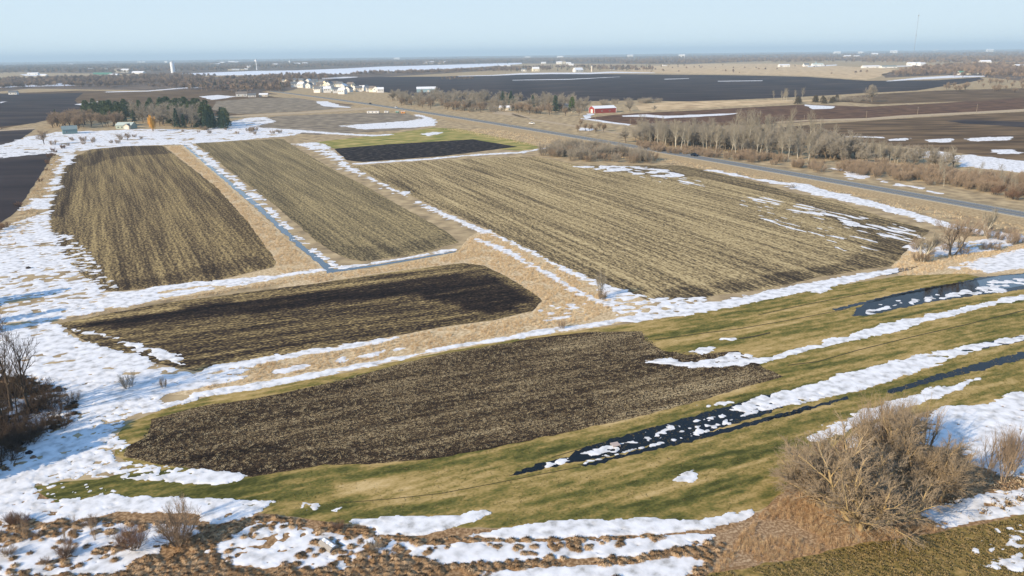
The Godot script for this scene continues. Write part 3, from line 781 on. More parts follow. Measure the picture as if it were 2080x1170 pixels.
	traced += [
		[ribbon_poly([1630, 385, 1720, 402, 1800, 422, 1880, 445, 1960, 466, 2060, 480], [10, 14, 12, 12, 10, 8]), 0.82],
		[[1830, 505, 1860, 492, 1900, 496, 2000, 488, 2070, 474, 2100, 484, 2020, 510, 1900, 522], 0.6],
		[[1960, 540, 2000, 524, 2080, 505, 2200, 490, 2200, 535, 2080, 546, 2010, 556], 0.8], [[1925, 545, 1970, 530, 1990, 535, 1960, 550], 0.5]]
	traced += [
		[[60, 440, 96, 392, 108, 350, 122, 322, 140, 310, 158, 316, 132, 345, 116, 400, 104, 440], 0.6],
		[[0, 470, 60, 400, 90, 400, 60, 460, 0, 530], 0.5],
		[[-100, 300, 0, 296, 60, 277, 120, 268, 200, 266, 300, 262, 420, 264, 470, 248, 500, 240, 540, 238, 560, 246, 520, 258, 560, 266, 620, 266, 600, 276, 480, 286, 380, 293, 240, 298, 170, 306, 130, 318, 100, 312, 0, 322, -100, 330], 0.64],
		[[690, 256, 760, 251, 830, 246, 866, 240, 830, 231, 850, 231, 890, 244, 884, 256, 830, 260, 740, 263], 0.8],
		[ribbon_poly([530, 262, 600, 266, 690, 272, 760, 276, 800, 273], [6, 5, 3, 3, 2]), 0.8], [[860, 272, 890, 268, 900, 271, 870, 277], 0.9],
		[[596, 292, 630, 288, 664, 293, 696, 320, 712, 334, 690, 330, 660, 314, 620, 298], 0.62], [ribbon_poly([690, 330, 730, 350, 790, 380, 870, 420, 930, 448, 985, 472], [10, 9, 8, 9, 9, 10]), 0.68],
		[[378, 292, 386, 292, 462, 350, 510, 386, 545, 416, 570, 436, 556, 434, 526, 410, 450, 350], 0.85], [[392, 294, 420, 310, 450, 332, 440, 334, 405, 308], 0.55], [[540, 412, 620, 486, 690, 540, 680, 546, 608, 490, 530, 416], 0.48], [ribbon_poly([690, 545, 760, 536, 850, 521, 925, 508], [5, 4, 4, 3]), 0.62],
		[ribbon_poly([720, 334, 850, 325, 960, 316, 1060, 310, 1120, 300], [3, 3, 3, 2, 2]), 0.8],
		[[1160, 338, 1250, 337, 1320, 339, 1380, 350, 1412, 364, 1350, 362, 1290, 353, 1220, 348], 0.5],
		[ribbon_poly([1440, 345, 1560, 368, 1640, 382, 1720, 400, 1790, 420], [3, 4, 10, 8, 8]), 0.8],
		[[1590, 376, 1630, 370, 1660, 380, 1640, 390], 0.85],
		[[1930, 318, 1970, 314, 2030, 322, 2100, 330, 2100, 352, 2000, 343, 1960, 336], 0.95], [[1830, 303, 1930, 310, 1960, 330, 1900, 325], 0.6], [[1970, 281, 2060, 277, 2056, 285, 1975, 287], 1.0], [[1885, 284, 1940, 281, 1935, 290, 1890, 289], 0.9], [[1810, 282, 1850, 280, 1845, 286, 1815, 286], 0.8], [[2010, 305, 2060, 304, 2080, 312, 2040, 315], 0.8], [[1690, 341, 1740, 347, 1775, 360, 1740, 364, 1715, 352], 0.75],
		[ribbon_poly([1680, 278, 1740, 278, 1800, 280], [2, 2, 2]), 0.7], [[1720, 290, 1760, 288, 1750, 302, 1715, 302], 0.6],
		[ribbon_poly([1180, 262, 1205, 264], [5, 5]), 0.9], [ribbon_poly([1780, 365, 1860, 380, 1920, 396], [6, 6, 5]), 0.5]
	]
	snow_tile("old snow lying along the near lawn and marsh", -102, -142, 114, -74, 0.25, traced, sm, 0.035, 0.13, 2, 201, 0.4)
	snow_tile("old snow along the ditches and lawn in the middle distance", -192, -318, 214, -140.5, 0.5, traced, sm, 0.034, 0.14, 2, 203, 0.35)
	snow_tile("snow round the farmyard, lanes and far ditches", -520, -830, 420, -314, 1.5, traced, sm, 0.05, 0.2, 2, 205, 0.6)
	snow_tile("thin snow streaks left in the rows of the wide tan field", 60, -440, 200, -232, 0.5, [[[1480, 400, 1560, 400, 1700, 425, 1840, 460, 1880, 480, 1840, 505, 1740, 520, 1640, 480, 1540, 440], 0.21], [[1700, 440, 1860, 475, 1840, 500, 1740, 500], 0.255], [[1250, 345, 1420, 366, 1440, 380, 1330, 368], 0.33]], sm, 0.034, 0.1, 2, 207, 0.1, Vector2(-0.39, -0.92))
	# thin streaks and patches too far off to show their thickness, still raised off the soil
	for s in [["snow streak across the field in front of the red barn", ribbon_poly([1265, 236, 1310, 235, 1350, 238, 1400, 236, 1480, 232, 1500, 230], [2, 5, 5, 5, 3, 1])], ["snow bank beside the red barn drive", [1182, 238, 1195, 231, 1206, 231, 1200, 238, 1190, 243]], ["snow sliver along the farm track below the red barn", ribbon_poly([1180, 241, 1220, 246, 1280, 254], [2, 3, 2])], ["snow patch beside the clump of cedars", [1632, 212, 1650, 214, 1694, 216, 1690, 221, 1650, 222]],
		["snow patch right of the brown rise by the highway", [640, 206, 665, 206, 690, 214, 715, 219, 680, 218, 655, 216]], ["white snow field edge in front of the lakeside wood", ribbon_poly([655, 159.5, 700, 157.5, 726, 156.5], [2, 3, 1])], ["snow margin along the far edge of the big dark field", ribbon_poly([930, 154.6, 1000, 153.2, 1060, 150, 1120, 149, 1200, 149, 1240, 147, 1330, 148], [1, 1.5, 3, 3, 3, 3, 1])], ["snow slope before the wood at the right of the dark field", ribbon_poly([1800, 165, 1860, 160, 1930, 156, 2000, 155], [1, 4, 5, 2])],
		["snow glints on the big dark field", ribbon_poly([1040, 163, 1160, 161, 1260, 156], [0.8, 1.2, 0.4])], ["small snow glint on the dark field's right part", ribbon_poly([1350, 161, 1400, 159.5], [1, 0.6])], ["snow glint near the dark field's right end", ribbon_poly([1460, 165, 1550, 164], [1, 1])], ["snow specks on the brown field behind the grove", [148, 212, 170, 210, 200, 206, 188, 211, 165, 214]], ["snow drift beside the white farmhouse", [405, 196, 440, 193, 480, 196, 450, 201, 430, 203]], ["snow strip along the track behind the brown field", ribbon_poly([215, 187, 300, 185, 370, 179, 410, 178], [1.5, 1.5, 2, 1])],
		["snow patch on the field at the far left", [0, 207, 14, 206, 0, 210]], ["snow by the stables at the far left", [40, 151, 60, 150, 92, 150, 80, 155, 50, 154]], ["snow in front of the far right farm", ribbon_poly([1770, 134, 1830, 134.5, 1880, 133], [2, 2, 1])], ["snow in front of the white sheds", ribbon_poly([1640, 135, 1700, 132], [3, 2])]]:
		setting("snow_patch", sheet(ragged(world_poly(s[1]), 4.0, 9.0), 0.12), sm, s[0])

func road_x(z: float) -> float:      # the highway's centre line
	return -7.1966e-05 * z * z + 0.4117 * z + 310.27

func build_road() -> void:
	# the highway: a raised asphalt deck with gravel shoulders and grass slopes
	var zs := -140.0
	var ze := -1440.0
	var asphalt := tiled([0.0, rgb(98, 100, 100), 0.5, rgb(113, 115, 114), 1.0, rgb(128, 129, 127)], 9.0, 61, 0.02, 0.85)
	var gravel := tiled([0.0, rgb(146, 132, 108), 0.5, rgb(176, 160, 132), 1.0, rgb(200, 186, 158)], 5.0, 62, 0.02)
	var slope := tiled([0.0, rgb(122, 104, 76), 0.5, rgb(154, 134, 102), 1.0, rgb(182, 162, 128)], 16.0, 63, 0.02)
	var strip := func(lo: float, hi: float, ylo: float, yhi: float) -> ArrayMesh:
		var s := Shape.new()
		var n := 90
		var last := []
		for k in n + 1:
			var z := lerpf(zs, ze, float(k) / n)
			var p := Vector2(road_x(z), z)
			var u := (Vector2(road_x(z - 1.0), z - 1.0) - p).normalized()
			var v := Vector2(-u.y, u.x)
			var now := [Vector3(p.x + v.x * lo, ylo, p.y + v.y * lo), Vector3(p.x + v.x * hi, yhi, p.y + v.y * hi)]
			if k > 0: s.quad(last[0], now[0], now[1], last[1])
			last = now
		return done(s)
	setting("highway", strip.call(-4.9, 4.9, 0.9, 0.9), asphalt, "two lane grey asphalt highway crossing the farmland")
	setting("road_shoulder", strip.call(-6.2, -4.9, 0.82, 0.896), gravel, "pale gravel shoulder on the near side of the highway")
	setting("road_shoulder", strip.call(4.9, 6.2, 0.896, 0.82), gravel, "pale gravel shoulder on the far side of the highway")
	setting("road_embankment", strip.call(-16.0, -6.2, 0.04, 0.816), slope, "dry grass slope on the near side of the highway")
	setting("road_embankment", strip.call(6.2, 14.0, 0.816, 0.04), slope, "dry grass slope on the far side of the highway")
	var line_w := paint(rgb(220, 220, 214), 0.7)
	var line_y := paint(rgb(214, 176, 70), 0.7)
	setting("road_marking", strip.call(-3.75, -3.6, 0.904, 0.904), line_w, "white edge line on the near side of the highway")
	setting("road_marking", strip.call(3.6, 3.75, 0.904, 0.904), line_w, "white edge line on the far side of the highway")
	setting("road_marking", strip.call(-0.08, 0.08, 0.904, 0.904), line_y, "yellow centre line of the highway")
	# side roads and tracks
	var dirt := tiled([0.0, rgb(140, 122, 98), 0.5, rgb(172, 152, 124), 1.0, rgb(196, 178, 150)], 12.0, 64, 0.02)
	for t in [["farm_track", "gravel side road joining the highway by the trailers", ribbon_poly([380, 241, 470, 237, 560, 232, 650, 227, 740, 221, 785, 218], [4, 4, 4, 4, 4, 4])], ["farm_track", "sandy track along the pole line", ribbon_poly([1575, 249, 1640, 245, 1760, 242, 1830, 237, 1900, 233, 1980, 229, 2080, 224, 2200, 218], [3, 3, 4, 5, 4, 4, 5, 5])], ["farm_track", "farm track curving up to the red barn from the highway", ribbon_poly([1040, 232, 1080, 243, 1140, 252, 1200, 262, 1280, 275], [4, 3, 3, 3, 2])], ["farm_track", "grass track below the red barn field", ribbon_poly([1180, 243, 1240, 251, 1290, 258], [2, 2, 2])], ["railway_bed", "reddish old railway bed behind the roadside trees", ribbon_poly([1640, 312, 1760, 328, 1900, 345, 2000, 355, 2200, 378], [4, 5, 6, 7, 9])], ["farm_track", "pale track at the left edge behind the farm", ribbon_poly([-100, 268, 0, 265, 70, 261], [4, 3, 3])], ["farm_track", "driveway climbing to the white farmhouse by the highway", ribbon_poly([1000, 228, 1040, 232, 1075, 240], [6, 7, 4])]]:
		setting(t[0], sheet(ragged(world_poly(t[2]), 0.5, 8.0), 0.1), dirt, t[1])

# ---------------------------------------------------------------- buildings
# a gabled building: ridge along x, w long (x), d deep (z), eaves at h, ridge at h + rh
func gabled(o: Node3D, w: float, d: float, h: float, rh: float, wallm: Material, roofm: Material, over := 0.4) -> void:
	var s := Shape.new()
	var x := w / 2
	var z := d / 2
	s.quad(Vector3(-x, -0.2, z), Vector3(x, -0.2, z), Vector3(x, h, z), Vector3(-x, h, z))
	s.quad(Vector3(x, -0.2, -z), Vector3(-x, -0.2, -z), Vector3(-x, h, -z), Vector3(x, h, -z))
	for e in [-1, 1]:
		s.quad(Vector3(e * x, -0.2, -z * e), Vector3(e * x, -0.2, z * e), Vector3(e * x, h, z * e), Vector3(e * x, h, -z * e))
		s.tri(Vector3(e * x, h, -z), Vector3(e * x, h, z), Vector3(e * x, h + rh, 0), Vector3(e, 0, 0))
	part("wall", done(s), wallm, o)
	var r := Shape.new()
	var t := 0.16
	var k := rh / z
	for e in [-1, 1]:
		var lowy := h - k * over + 0.03
		var a := Vector3(-x - over, lowy, e * (z + over))
		var b := Vector3(x + over, lowy, e * (z + over))
		var c := Vector3(x + over, h + rh + 0.03, 0)
		var dd := Vector3(-x - over, h + rh + 0.03, 0)
		var up := Vector3(0, t, 0)
		r.quad(a + up, b + up, c + up, dd + up)
		r.quad(a, b, c, dd)
		r.quad(a, b, b + up, a + up)
		r.quad(b, c, c + up, b + up)
		r.quad(a, dd, dd + up, a + up)
	part("roof", done(r), roofm, o)

func opening(o: Node3D, called: String, face: int, x: float, y: float, w: float, h: float, d: float, m: Material, fm: Material) -> void:
	# face 0: long front (+z), 1: gable (+x), 2: back, 3: gable (-x)
	var s := Shape.new()
	s.box(Vector3(-w / 2, 0, -0.02), Vector3(w / 2, h, 0.04))
	var f := Shape.new()
	for q in [[-w / 2 - 0.1, 0.0, -w / 2, h], [w / 2, 0.0, w / 2 + 0.1, h], [-w / 2 - 0.1, h, w / 2 + 0.1, h + 0.1], [-w / 2 - 0.1, -0.1, w / 2 + 0.1, 0.0]]:
		f.box(Vector3(q[0], q[1], -0.02), Vector3(q[2], q[3], 0.07))
	var n := part(called, done(s), m, o)
	n.rotation.y = [0.0, PI / 2, PI, -PI / 2][face]
	n.position = Vector3(x, y, d) if face == 0 else (Vector3(d, y, -x) if face == 1 else (Vector3(-x, y, -d) if face == 2 else Vector3(-d, y, x)))
	part("frame", done(f), fm, n)

func build_buildings() -> void:
	var white := paint(rgb(214, 212, 206), 0.7)
	var cream := paint(rgb(222, 212, 186), 0.7)
	var beige := paint(rgb(204, 194, 178), 0.7)
	var bluegrey := paint(rgb(140, 164, 172), 0.7)
	var teal := paint(rgb(112, 134, 134), 0.8)
	var sage := paint(rgb(156, 168, 156), 0.8)
	var red := paint(rgb(142, 66, 62), 0.8)
	var glass := paint(rgb(38, 48, 58), 0.12)
	var roof_d := paint(rgb(104, 106, 108), 0.85)
	var roof_b := paint(rgb(122, 112, 102), 0.85)
	var roof_w := paint(rgb(216, 216, 216), 0.5)
	var roof_t := paint(rgb(118, 132, 132), 0.85)
	var roof_s := paint(rgb(168, 178, 170), 0.8)
	var green := paint(rgb(92, 136, 114), 0.7)

	# the red barn with its white metal roof, seen from its door corner
	var c0 := G(1207, 230)
	var c1 := G(1251, 228.5)
	var lx := wide_px(1230, 229)
	var o := base("red_barn", (c0 + c1) * 0.5 + Vector3(-2, 0, -6), 0.09, "long red metal barn with white roof and white gable door", "barn")
	var bw := 25.0
	gabled(o, bw, 13.0, 4.7, 2.2, red, roof_w, 0.3)
	var s := Shape.new()
	for e in [-1, 1]:
		for z in [-1, 1]:
			s = Shape.new()
			s.box(Vector3(e * bw / 2 - 0.18, 0, z * 6.5 - 0.18) , Vector3(e * bw / 2 + 0.18, 4.6, z * 6.5 + 0.18))
			part("corner_trim", done(s), white, o)
	opening(o, "door", 3, 0.0, 0.0, 4.2, 3.6, bw / 2, white, white)
	opening(o, "window", 0, -4.0, 1.6, 1.2, 1.0, 6.5, glass, white)
	opening(o, "window", 0, 5.0, 1.6, 1.2, 1.0, 6.5, glass, white)
	o.rotation.y = 0.36

	# farmhouse and shed in the snowy yard at left
	o = base("farm_shed", G(136, 273) + Vector3(0, 0, -5), 0.55, "teal shed with grey green gable roof in the snowy farmyard", "shed")
	gabled(o, 11.0, 9.5, 4.0, 2.6, teal, roof_t)
	opening(o, "door", 1, 1.0, 0.0, 2.8, 3.0, 5.5, bluegrey, white)
	opening(o, "window", 0, -2.5, 1.5, 1.1, 1.0, 4.75, glass, white)
	o = base("farm_house", G(252, 262) + Vector3(0, 0, -5), -0.12, "pale green farmhouse with front gable beside the golden willow", "house")
	gabled(o, 15.0, 9.0, 3.2, 2.2, sage, roof_s)
	var wing := Shape.new()
	wing.quad(Vector3(2.0, -0.1, 7.5), Vector3(7.2, -0.1, 7.5), Vector3(7.2, 2.9, 7.5), Vector3(2.0, 2.9, 7.5))
	wing.quad(Vector3(7.2, -0.1, 7.5), Vector3(7.2, -0.1, 4.4), Vector3(7.2, 2.9, 4.4), Vector3(7.2, 2.9, 7.5))
	wing.quad(Vector3(2.0, -0.1, 4.4), Vector3(2.0, -0.1, 7.5), Vector3(2.0, 2.9, 7.5), Vector3(2.0, 2.9, 4.4))
	wing.tri(Vector3(2.0, 2.9, 7.5), Vector3(7.2, 2.9, 7.5), Vector3(4.6, 4.6, 7.5), Vector3(0, 0, 1))
	part("front_wing", done(wing), beige, o)
	var wr := Shape.new()
	wr.quad(Vector3(1.6, 2.7, 7.9), Vector3(4.6, 4.75, 7.9), Vector3(4.6, 4.75, 1.0), Vector3(1.6, 2.7, 1.0))
	wr.quad(Vector3(7.6, 2.7, 7.9), Vector3(4.6, 4.75, 7.9), Vector3(4.6, 4.75, 1.0), Vector3(7.6, 2.7, 1.0))
	part("wing_roof", done(wr), roof_b, o)
	opening(o, "window", 0, -5.0, 1.0, 1.6, 1.1, 4.5, glass, white)
	opening(o, "window", 0, -1.5, 1.0, 1.6, 1.1, 4.5, glass, white)
	opening(o, "garage_door", 0, 4.6, 0.0, 3.2, 2.2, 7.5, white, white)

	# single farm buildings along the highway and in the fields
	var singles := [
		["white_shed", "white gabled shed by the driveway above the highway", "shed", 1028, 224, 14.0, 8.0, 3.2, 1.8, -0.15, cream, roof_w],
		["white_house", "low pale house among the conifers left of the red barn", "house", 1144, 220, 11.0, 8.0, 3.0, 2.0, 0.1, white, roof_d],
		["farm_house", "white farmhouse with two gables behind the brown field", "house", 491, 196, 17.0, 10.0, 4.6, 3.0, 0.3, white, roof_b],
		["farm_garage", "small white garage beside the farmhouse behind the brown field", "garage", 512, 197, 12.0, 8.0, 3.2, 2.2, 0.3, white, roof_d],
		["farm_garage", "pale outbuilding under trees left of the highway end", "garage", 536, 196, 13.0, 8.0, 3.0, 2.0, 0.1, beige, roof_w],
		["machine_shed", "pale blue machine shed at the edge of the big dark field", "shed", 866, 187, 32.0, 16.0, 5.5, 3.2, 0.1, bluegrey, roof_w],
		["machine_shed", "small grey lean shed beside the pale blue machine shed", "shed", 886, 190, 14.0, 9.0, 3.5, 1.6, 0.1, bluegrey, roof_d],
		["red_shed", "red roofed house hidden in the wood behind the brown field", "house", 461, 175, 20.0, 10.0, 4.0, 3.0, 0.0, red, red],
		["dairy_barn", "large white barn with curved gable on the lakeside farm", "barn", 1174, 146, 44.0, 24.0, 9.0, 10.0, 0.5, white, roof_w],
		["farm_house", "cream farmhouse with steep gable at the far end of the dark field", "house", 1088, 145, 34.0, 18.0, 12.0, 9.0, 0.2, cream, roof_w],
		["farm_house", "white house with grey roof among lakeside trees", "house", 1064, 145, 26.0, 16.0, 9.0, 6.0, 0.0, white, roof_d],
		["farm_house", "white twin gabled house beyond the dark field's far edge", "house", 1244, 142, 20.0, 14.0, 8.0, 6.0, 0.2, white, roof_t],
		["farm_house", "small white cottage in the tan field", "house", 1350, 134, 26.0, 16.0, 6.0, 4.0, 0.1, white, roof_b],
		["machine_shed", "long white shed at the left end of the far tan fields", "shed", 1592, 136, 55.0, 26.0, 9.0, 5.0, 0.05, white, roof_w],
		["farm_house", "white farmhouse beside a silo in the far trees", "house", 1637, 135, 30.0, 18.0, 9.0, 7.0, 0.2, white, roof_d],
		["machine_shed", "pale green roofed shed among the far farm buildings", "shed", 1660, 134, 60.0, 24.0, 8.0, 6.0, 0.1, white, roof_s],
		["machine_shed", "long white cattle shed before dark far trees", "shed", 1768, 138, 80.0, 24.0, 7.0, 4.0, 0.05, white, roof_w],
		["machine_shed", "low teal and white shed right of the cattle shed", "shed", 1804, 138, 70.0, 26.0, 6.0, 5.0, 0.05, white, roof_t],
		["farm_house", "white house with green roof below the right wood", "house", 1952, 152, 22.0, 14.0, 7.0, 5.0, 0.2, white, green],
		["farm_house", "white bungalow at the edge of the right wood", "house", 1975, 151, 34.0, 12.0, 5.0, 3.0, 0.1, cream, roof_b],
		["stable", "low white stable in snow at the far left", "shed", 68, 152, 60.0, 24.0, 8.0, 5.0, 0.1, white, roof_w],
		["farm_house", "small white house at the left end of the ploughed land", "house", 28, 192, 14.0, 9.0, 4.0, 3.0, 0.2, white, roof_d]]
	for b in singles:
		o = base(b[0], G(b[3], b[4]), b[9], b[1], b[2])
		if b[4] < 160: o.scale = Vector3.ONE * 0.72
		gabled(o, b[5], b[6], b[7], b[8], b[10], b[11])
		opening(o, "door", 0, b[5] * 0.1, 0.0, minf(3.0, b[5] * 0.15), b[7] * 0.6, b[6] / 2, beige, white)
		opening(o, "window", 0, -b[5] * 0.25, b[7] * 0.35, b[5] * 0.1, b[7] * 0.3, b[6] / 2, glass, white)
		opening(o, "window", 0, b[5] * 0.32, b[7] * 0.35, b[5] * 0.1, b[7] * 0.3, b[6] / 2, glass, white)

	# the new housing estate beside the highway
	var kinds := []
	var looks := [["white house with grey roof on the new estate", white, roof_d], ["cream house with brown roof on the new estate", cream, roof_b], ["blue grey house with slate roof on the new estate", bluegrey, roof_d], ["beige house with grey roof on the new estate", beige, roof_d], ["white house with snowy pale roof on the new estate", white, roof_w]]
	for l in looks:
		var h := Node3D.new()
		gabled(h, 11.0, 9.0, 5.8, 3.2, l[1], l[2])
		opening(h, "garage_door", 0, 2.8, 0.0, 4.4, 2.4, 4.5, white, white)
		for wx in [-3.5, -1.0, 2.5]: opening(h, "window", 0, wx, 3.5, 1.3, 1.3, 4.5, glass, white)
		opening(h, "window", 3, -1.5, 3.5, 1.3, 1.3, 5.5, glass, white)
		opening(h, "window", 3, 1.5, 1.0, 1.3, 1.3, 5.5, glass, white)
		kinds.append(h)
	rng.seed = 5
	var spots := [[598, 177], [613, 178], [629, 179], [642, 182], [647, 188], [656, 187], [665, 188], [672, 185], [670, 177], [681, 176], [691, 177], [698, 182], [706, 181], [713, 179], [722, 183], [729, 186], [736, 184], [743, 183], [751, 186], [759, 187], [766, 187], [773, 188], [576, 169], [585, 170], [600, 167], [612, 169], [627, 168], [640, 170], [655, 172], [663, 174], [684, 189], [696, 191], [709, 187], [650, 178], [635, 174], [619, 173]]
	for k in spots.size():
		var pick: int = [0, 4, 0, 1, 0, 3, 4, 2, 0, 1][k % 10]
		copy(kinds[pick], "estate_house", G(spots[k][0], spots[k][1]), [0.25, -0.35, 1.2][k % 3] + rng.randf_range(-0.1, 0.1), Vector3.ONE * rng.randf_range(0.95, 1.25), looks[pick][0], "house", "houses of the new estate by the highway")
	for h in kinds: h.free()

	# pale blocks of the town and farms beyond the lake, each a building
	var blocks := []
	var blook := [["pale flat block in the hazy town beyond the lake", white, roof_w], ["cream gabled building in the hazy town beyond the lake", cream, roof_b], ["light green roofed hall in the hazy town beyond the lake", sage, green]]
	for l in blook:
		var h := Node3D.new()
		gabled(h, 30.0, 18.0, 9.0, 4.0, l[1], l[2], 0.5)
		for wx in [-11, -7, -3, 1, 5, 9]: opening(h, "window", 0, wx, 4.0, 2.0, 2.0, 9.0, glass, white)
		blocks.append(h)
	var town := [[144, 133, 1.8, 0], [203, 157, 1.6, 2], [216, 158, 1.4, 2], [232, 159, 1.2, 0], [245, 147, 2.0, 1], [256, 147, 1.6, 0], [262, 145, 1.2, 1], [283, 155, 1.5, 0], [283, 127, 2.2, 0], [292, 127, 1.8, 0], [338, 127, 2.0, 0], [430, 133, 1.8, 1], [442, 133, 1.6, 0], [452, 130, 2.0, 0], [470, 129, 2.4, 0], [480, 129, 2.0, 0], [505, 138, 1.0, 0], [467, 143, 0.6, 1], [475, 143, 0.6, 0], [483, 143, 0.6, 0], [492, 142.5, 0.6, 1], [500, 142, 0.6, 0], [560, 134, 1.6, 0], [604, 133, 1.5, 0], [620, 132, 1.5, 0], [806, 122, 3.0, 0], [864, 130, 1.2, 0], [876, 130, 1.4, 0], [896, 130, 1.5, 1], [900, 129, 1.3, 0], [1010, 138, 0.8, 1], [1020, 137, 0.8, 0], [1032, 136, 0.8, 0], [1050, 142, 0.7, 0], [1104, 130, 1.0, 0], [1136, 130, 1.2, 0], [1142, 129, 1.4, 1], [1155, 131, 1.0, 0], [1160, 134, 0.9, 0], [1138, 119, 3.0, 0], [1072, 119, 2.6, 0], [1280, 116, 3.0, 0], [1385, 116, 3.0, 0], [1700, 110, 3.6, 0], [1720, 118, 2.0, 0], [1733, 117, 2.0, 1], [1740, 118, 1.8, 0], [1748, 109, 3.0, 0], [1776, 113, 2.5, 0], [1815, 108, 4.0, 0], [1850, 133, 1.0, 0], [1862, 133, 1.0, 0], [1872, 133, 0.9, 0], [2000, 131, 1.6, 0], [2070, 141, 1.2, 0], [2010, 105, 4.0, 0], [1900, 103, 4.0, 0], [90, 157, 0.9, 0], [118, 159, 0.8, 1], [185, 144, 1.0, 0], [212, 143, 1.2, 1]]
	for t in town:
		copy(blocks[t[3]], "town_building", G(t[0], t[1]), rng.randf_range(-0.3, 0.3), Vector3(t[2], t[2], t[2]) * (0.75 if t[2] > 1.5 else 0.9), blook[t[3]][0], "building", "buildings of the town across the lake")
	for h in blocks: h.free()

	# towers
	var steel := paint(rgb(216, 220, 224), 0.5)
	o = base("water_tower", G(522, 142), 0.0, "slim white water tower with round tank above the lake", "water tower")
	var k := tall(522, 142, 1.0)
	var tw := Shape.new()
	tw.tube([Vector3(0, -1, 0), Vector3(0, 4 * k, 0), Vector3(0, 16 * k, 0)], [1.4 * k, 0.8 * k, 0.8 * k], 12)
	part("column", done(tw), steel, o)
	tw = Shape.new()
	var pts := []
	var rad := []
	for i in 9:
		var a := PI * i / 8.0
		pts.append(Vector3(0, 17.5 * k - cos(a) * 2.2 * k, 0))
		rad.append(maxf(0.05, sin(a) * 3.0 * k))
	tw.tube(pts, rad, 16)
	part("tank", done(tw), steel, o)
	o = base("standpipe_tower", G(352, 148), 0.0, "broad white cylindrical tank tower beyond the near end of the lake", "water tower")
	k = tall(352, 148, 1.0)
	tw = Shape.new()
	tw.tube([Vector3(0, -1, 0), Vector3(0, 20 * k, 0)], [4.0 * k, 4.0 * k], 20)
	part("tank", done(tw), steel, o)
	tw = Shape.new()
	tw.tube([Vector3(0, 20 * k, 0), Vector3(0, 20.8 * k, 0), Vector3(0, 21.2 * k, 0)], [4.0 * k, 2.6 * k, 0.1], 20)
	part("dome", done(tw), steel, o)
	o = base("silo", G(1202, 146), 0.0, "tall pale concrete silo on the lakeside farm", "silo")
	k = tall(1202, 146, 1.0)
	tw = Shape.new()
	tw.tube([Vector3(0, -1, 0), Vector3(0, 10.5 * k, 0)], [1.5 * k, 1.5 * k], 16)
	part("wall", done(tw), beige, o)
	tw = Shape.new()
	tw.tube([Vector3(0, 10.5 * k, 0), Vector3(0, 11.5 * k, 0), Vector3(0, 12 * k, 0)], [1.5 * k, 1.1 * k, 0.1], 16)
	part("dome", done(tw), steel, o)
	o = base("silo", G(1657, 134), 0.0, "slender blue grey silo between the far farm buildings", "silo")
	k = tall(1657, 134, 1.0)
	tw = Shape.new()
	tw.tube([Vector3(0, -1, 0), Vector3(0, 7.0 * k, 0), Vector3(0, 8 * k, 0)], [1.2 * k, 1.2 * k, 0.2], 14)
	part("wall", done(tw), bluegrey, o)
	o = base("small_water_tower", G(589, 133), 0.0, "far white water tower beyond the lake's middle", "water tower")
	k = tall(589, 133, 1.0)
	tw = Shape.new()
	tw.tube([Vector3(0, -1, 0), Vector3(0, 5 * k, 0), Vector3(0, 6 * k, 0), Vector3(0, 8.5 * k, 0), Vector3(0, 9.5 * k, 0)], [0.6 * k, 0.6 * k, 1.5 * k, 1.5 * k, 0.2], 12)
	part("tank", done(tw), steel, o)
	# radio mast with guys
	o = base("radio_mast", G(1853, 131), 0.0, "tall thin guyed radio mast rising over the horizon", "mast")
	k = tall(1853, 131, 1.0)
	tw = Shape.new()
	for c in 3:
		var q := Vector3(cos(c * TAU / 3), 0, sin(c * TAU / 3)) * 0.30 * k
		tw.tube([q, q + Vector3(0, 92 * k, 0)], [0.10 * k, 0.10 * k], 4)
	for c in 70: tw.tube([Vector3(cos(c * 2.1), 0, sin(c * 2.1)) * 0.3 * k + Vector3(0, c * 1.3 * k, 0), Vector3(cos(c * 2.1 + 2.1), 0, sin(c * 2.1 + 2.1)) * 0.3 * k + Vector3(0, (c + 1) * 1.3 * k, 0)], [0.05 * k, 0.05 * k], 3)
	var mgrey := paint(rgb(150, 152, 158), 0.6)
	part("lattice", done(tw), mgrey, o)
	tw = Shape.new()
	tw.box(Vector3(-0.8, 54, -0.8) * k, Vector3(0.8, 55.5, 0.8) * k)
	tw.box(Vector3(-0.8, 90, -0.8) * k, Vector3(0.8, 92.5, 0.8) * k)
	part("antenna", done(tw), mgrey, o)
	for c in 3:
		var q := Vector3(cos(c * TAU / 3 + 0.4), 0, sin(c * TAU / 3 + 0.4)) * 30.0 * k
		tw = Shape.new()
		tw.tube([q, Vector3(0, 90 * k, 0)], [0.02 * k, 0.02 * k], 3)
		tw.tube([q * 0.6, Vector3(0, 54 * k, 0)], [0.02 * k, 0.02 * k], 3)
		part("guy_wire", done(tw), mgrey, o)

	# construction trailers and machines at the striped field
	for t in [["site_trailer", "long white site trailer with dark skirt by the striped field", 758, 231, 24, 6.0, white], ["site_trailer", "small white box trailer next to the long site trailer", 785, 230, 8, 5.0, white], ["site_container", "green storage container beside the highway junction", 807, 229.5, 6, 4.5, green], ["site_container", "orange brown container at the end of the trailers", 819, 231.5, 8, 6.5, paint(rgb(196, 140, 84), 0.7)]]:
		o = base(t[0], G(t[2], t[3]), -0.03, t[1], "trailer")
		var mk := wide_px(t[2], t[3])
		var ln: float = t[4] * mk
		var ht: float = t[5] * mk * 0.8
		s = Shape.new()
		s.box(Vector3(-ln / 2, 0.7, -1.6), Vector3(ln / 2, ht, 1.6))
		part("body", done(s), t[6], o)
		s = Shape.new()
		s.box(Vector3(-ln / 2 - 0.15, ht, -1.75), Vector3(ln / 2 + 0.15, ht + 0.15, 1.75))
		part("roof", done(s), roof_w, o)
		s = Shape.new()
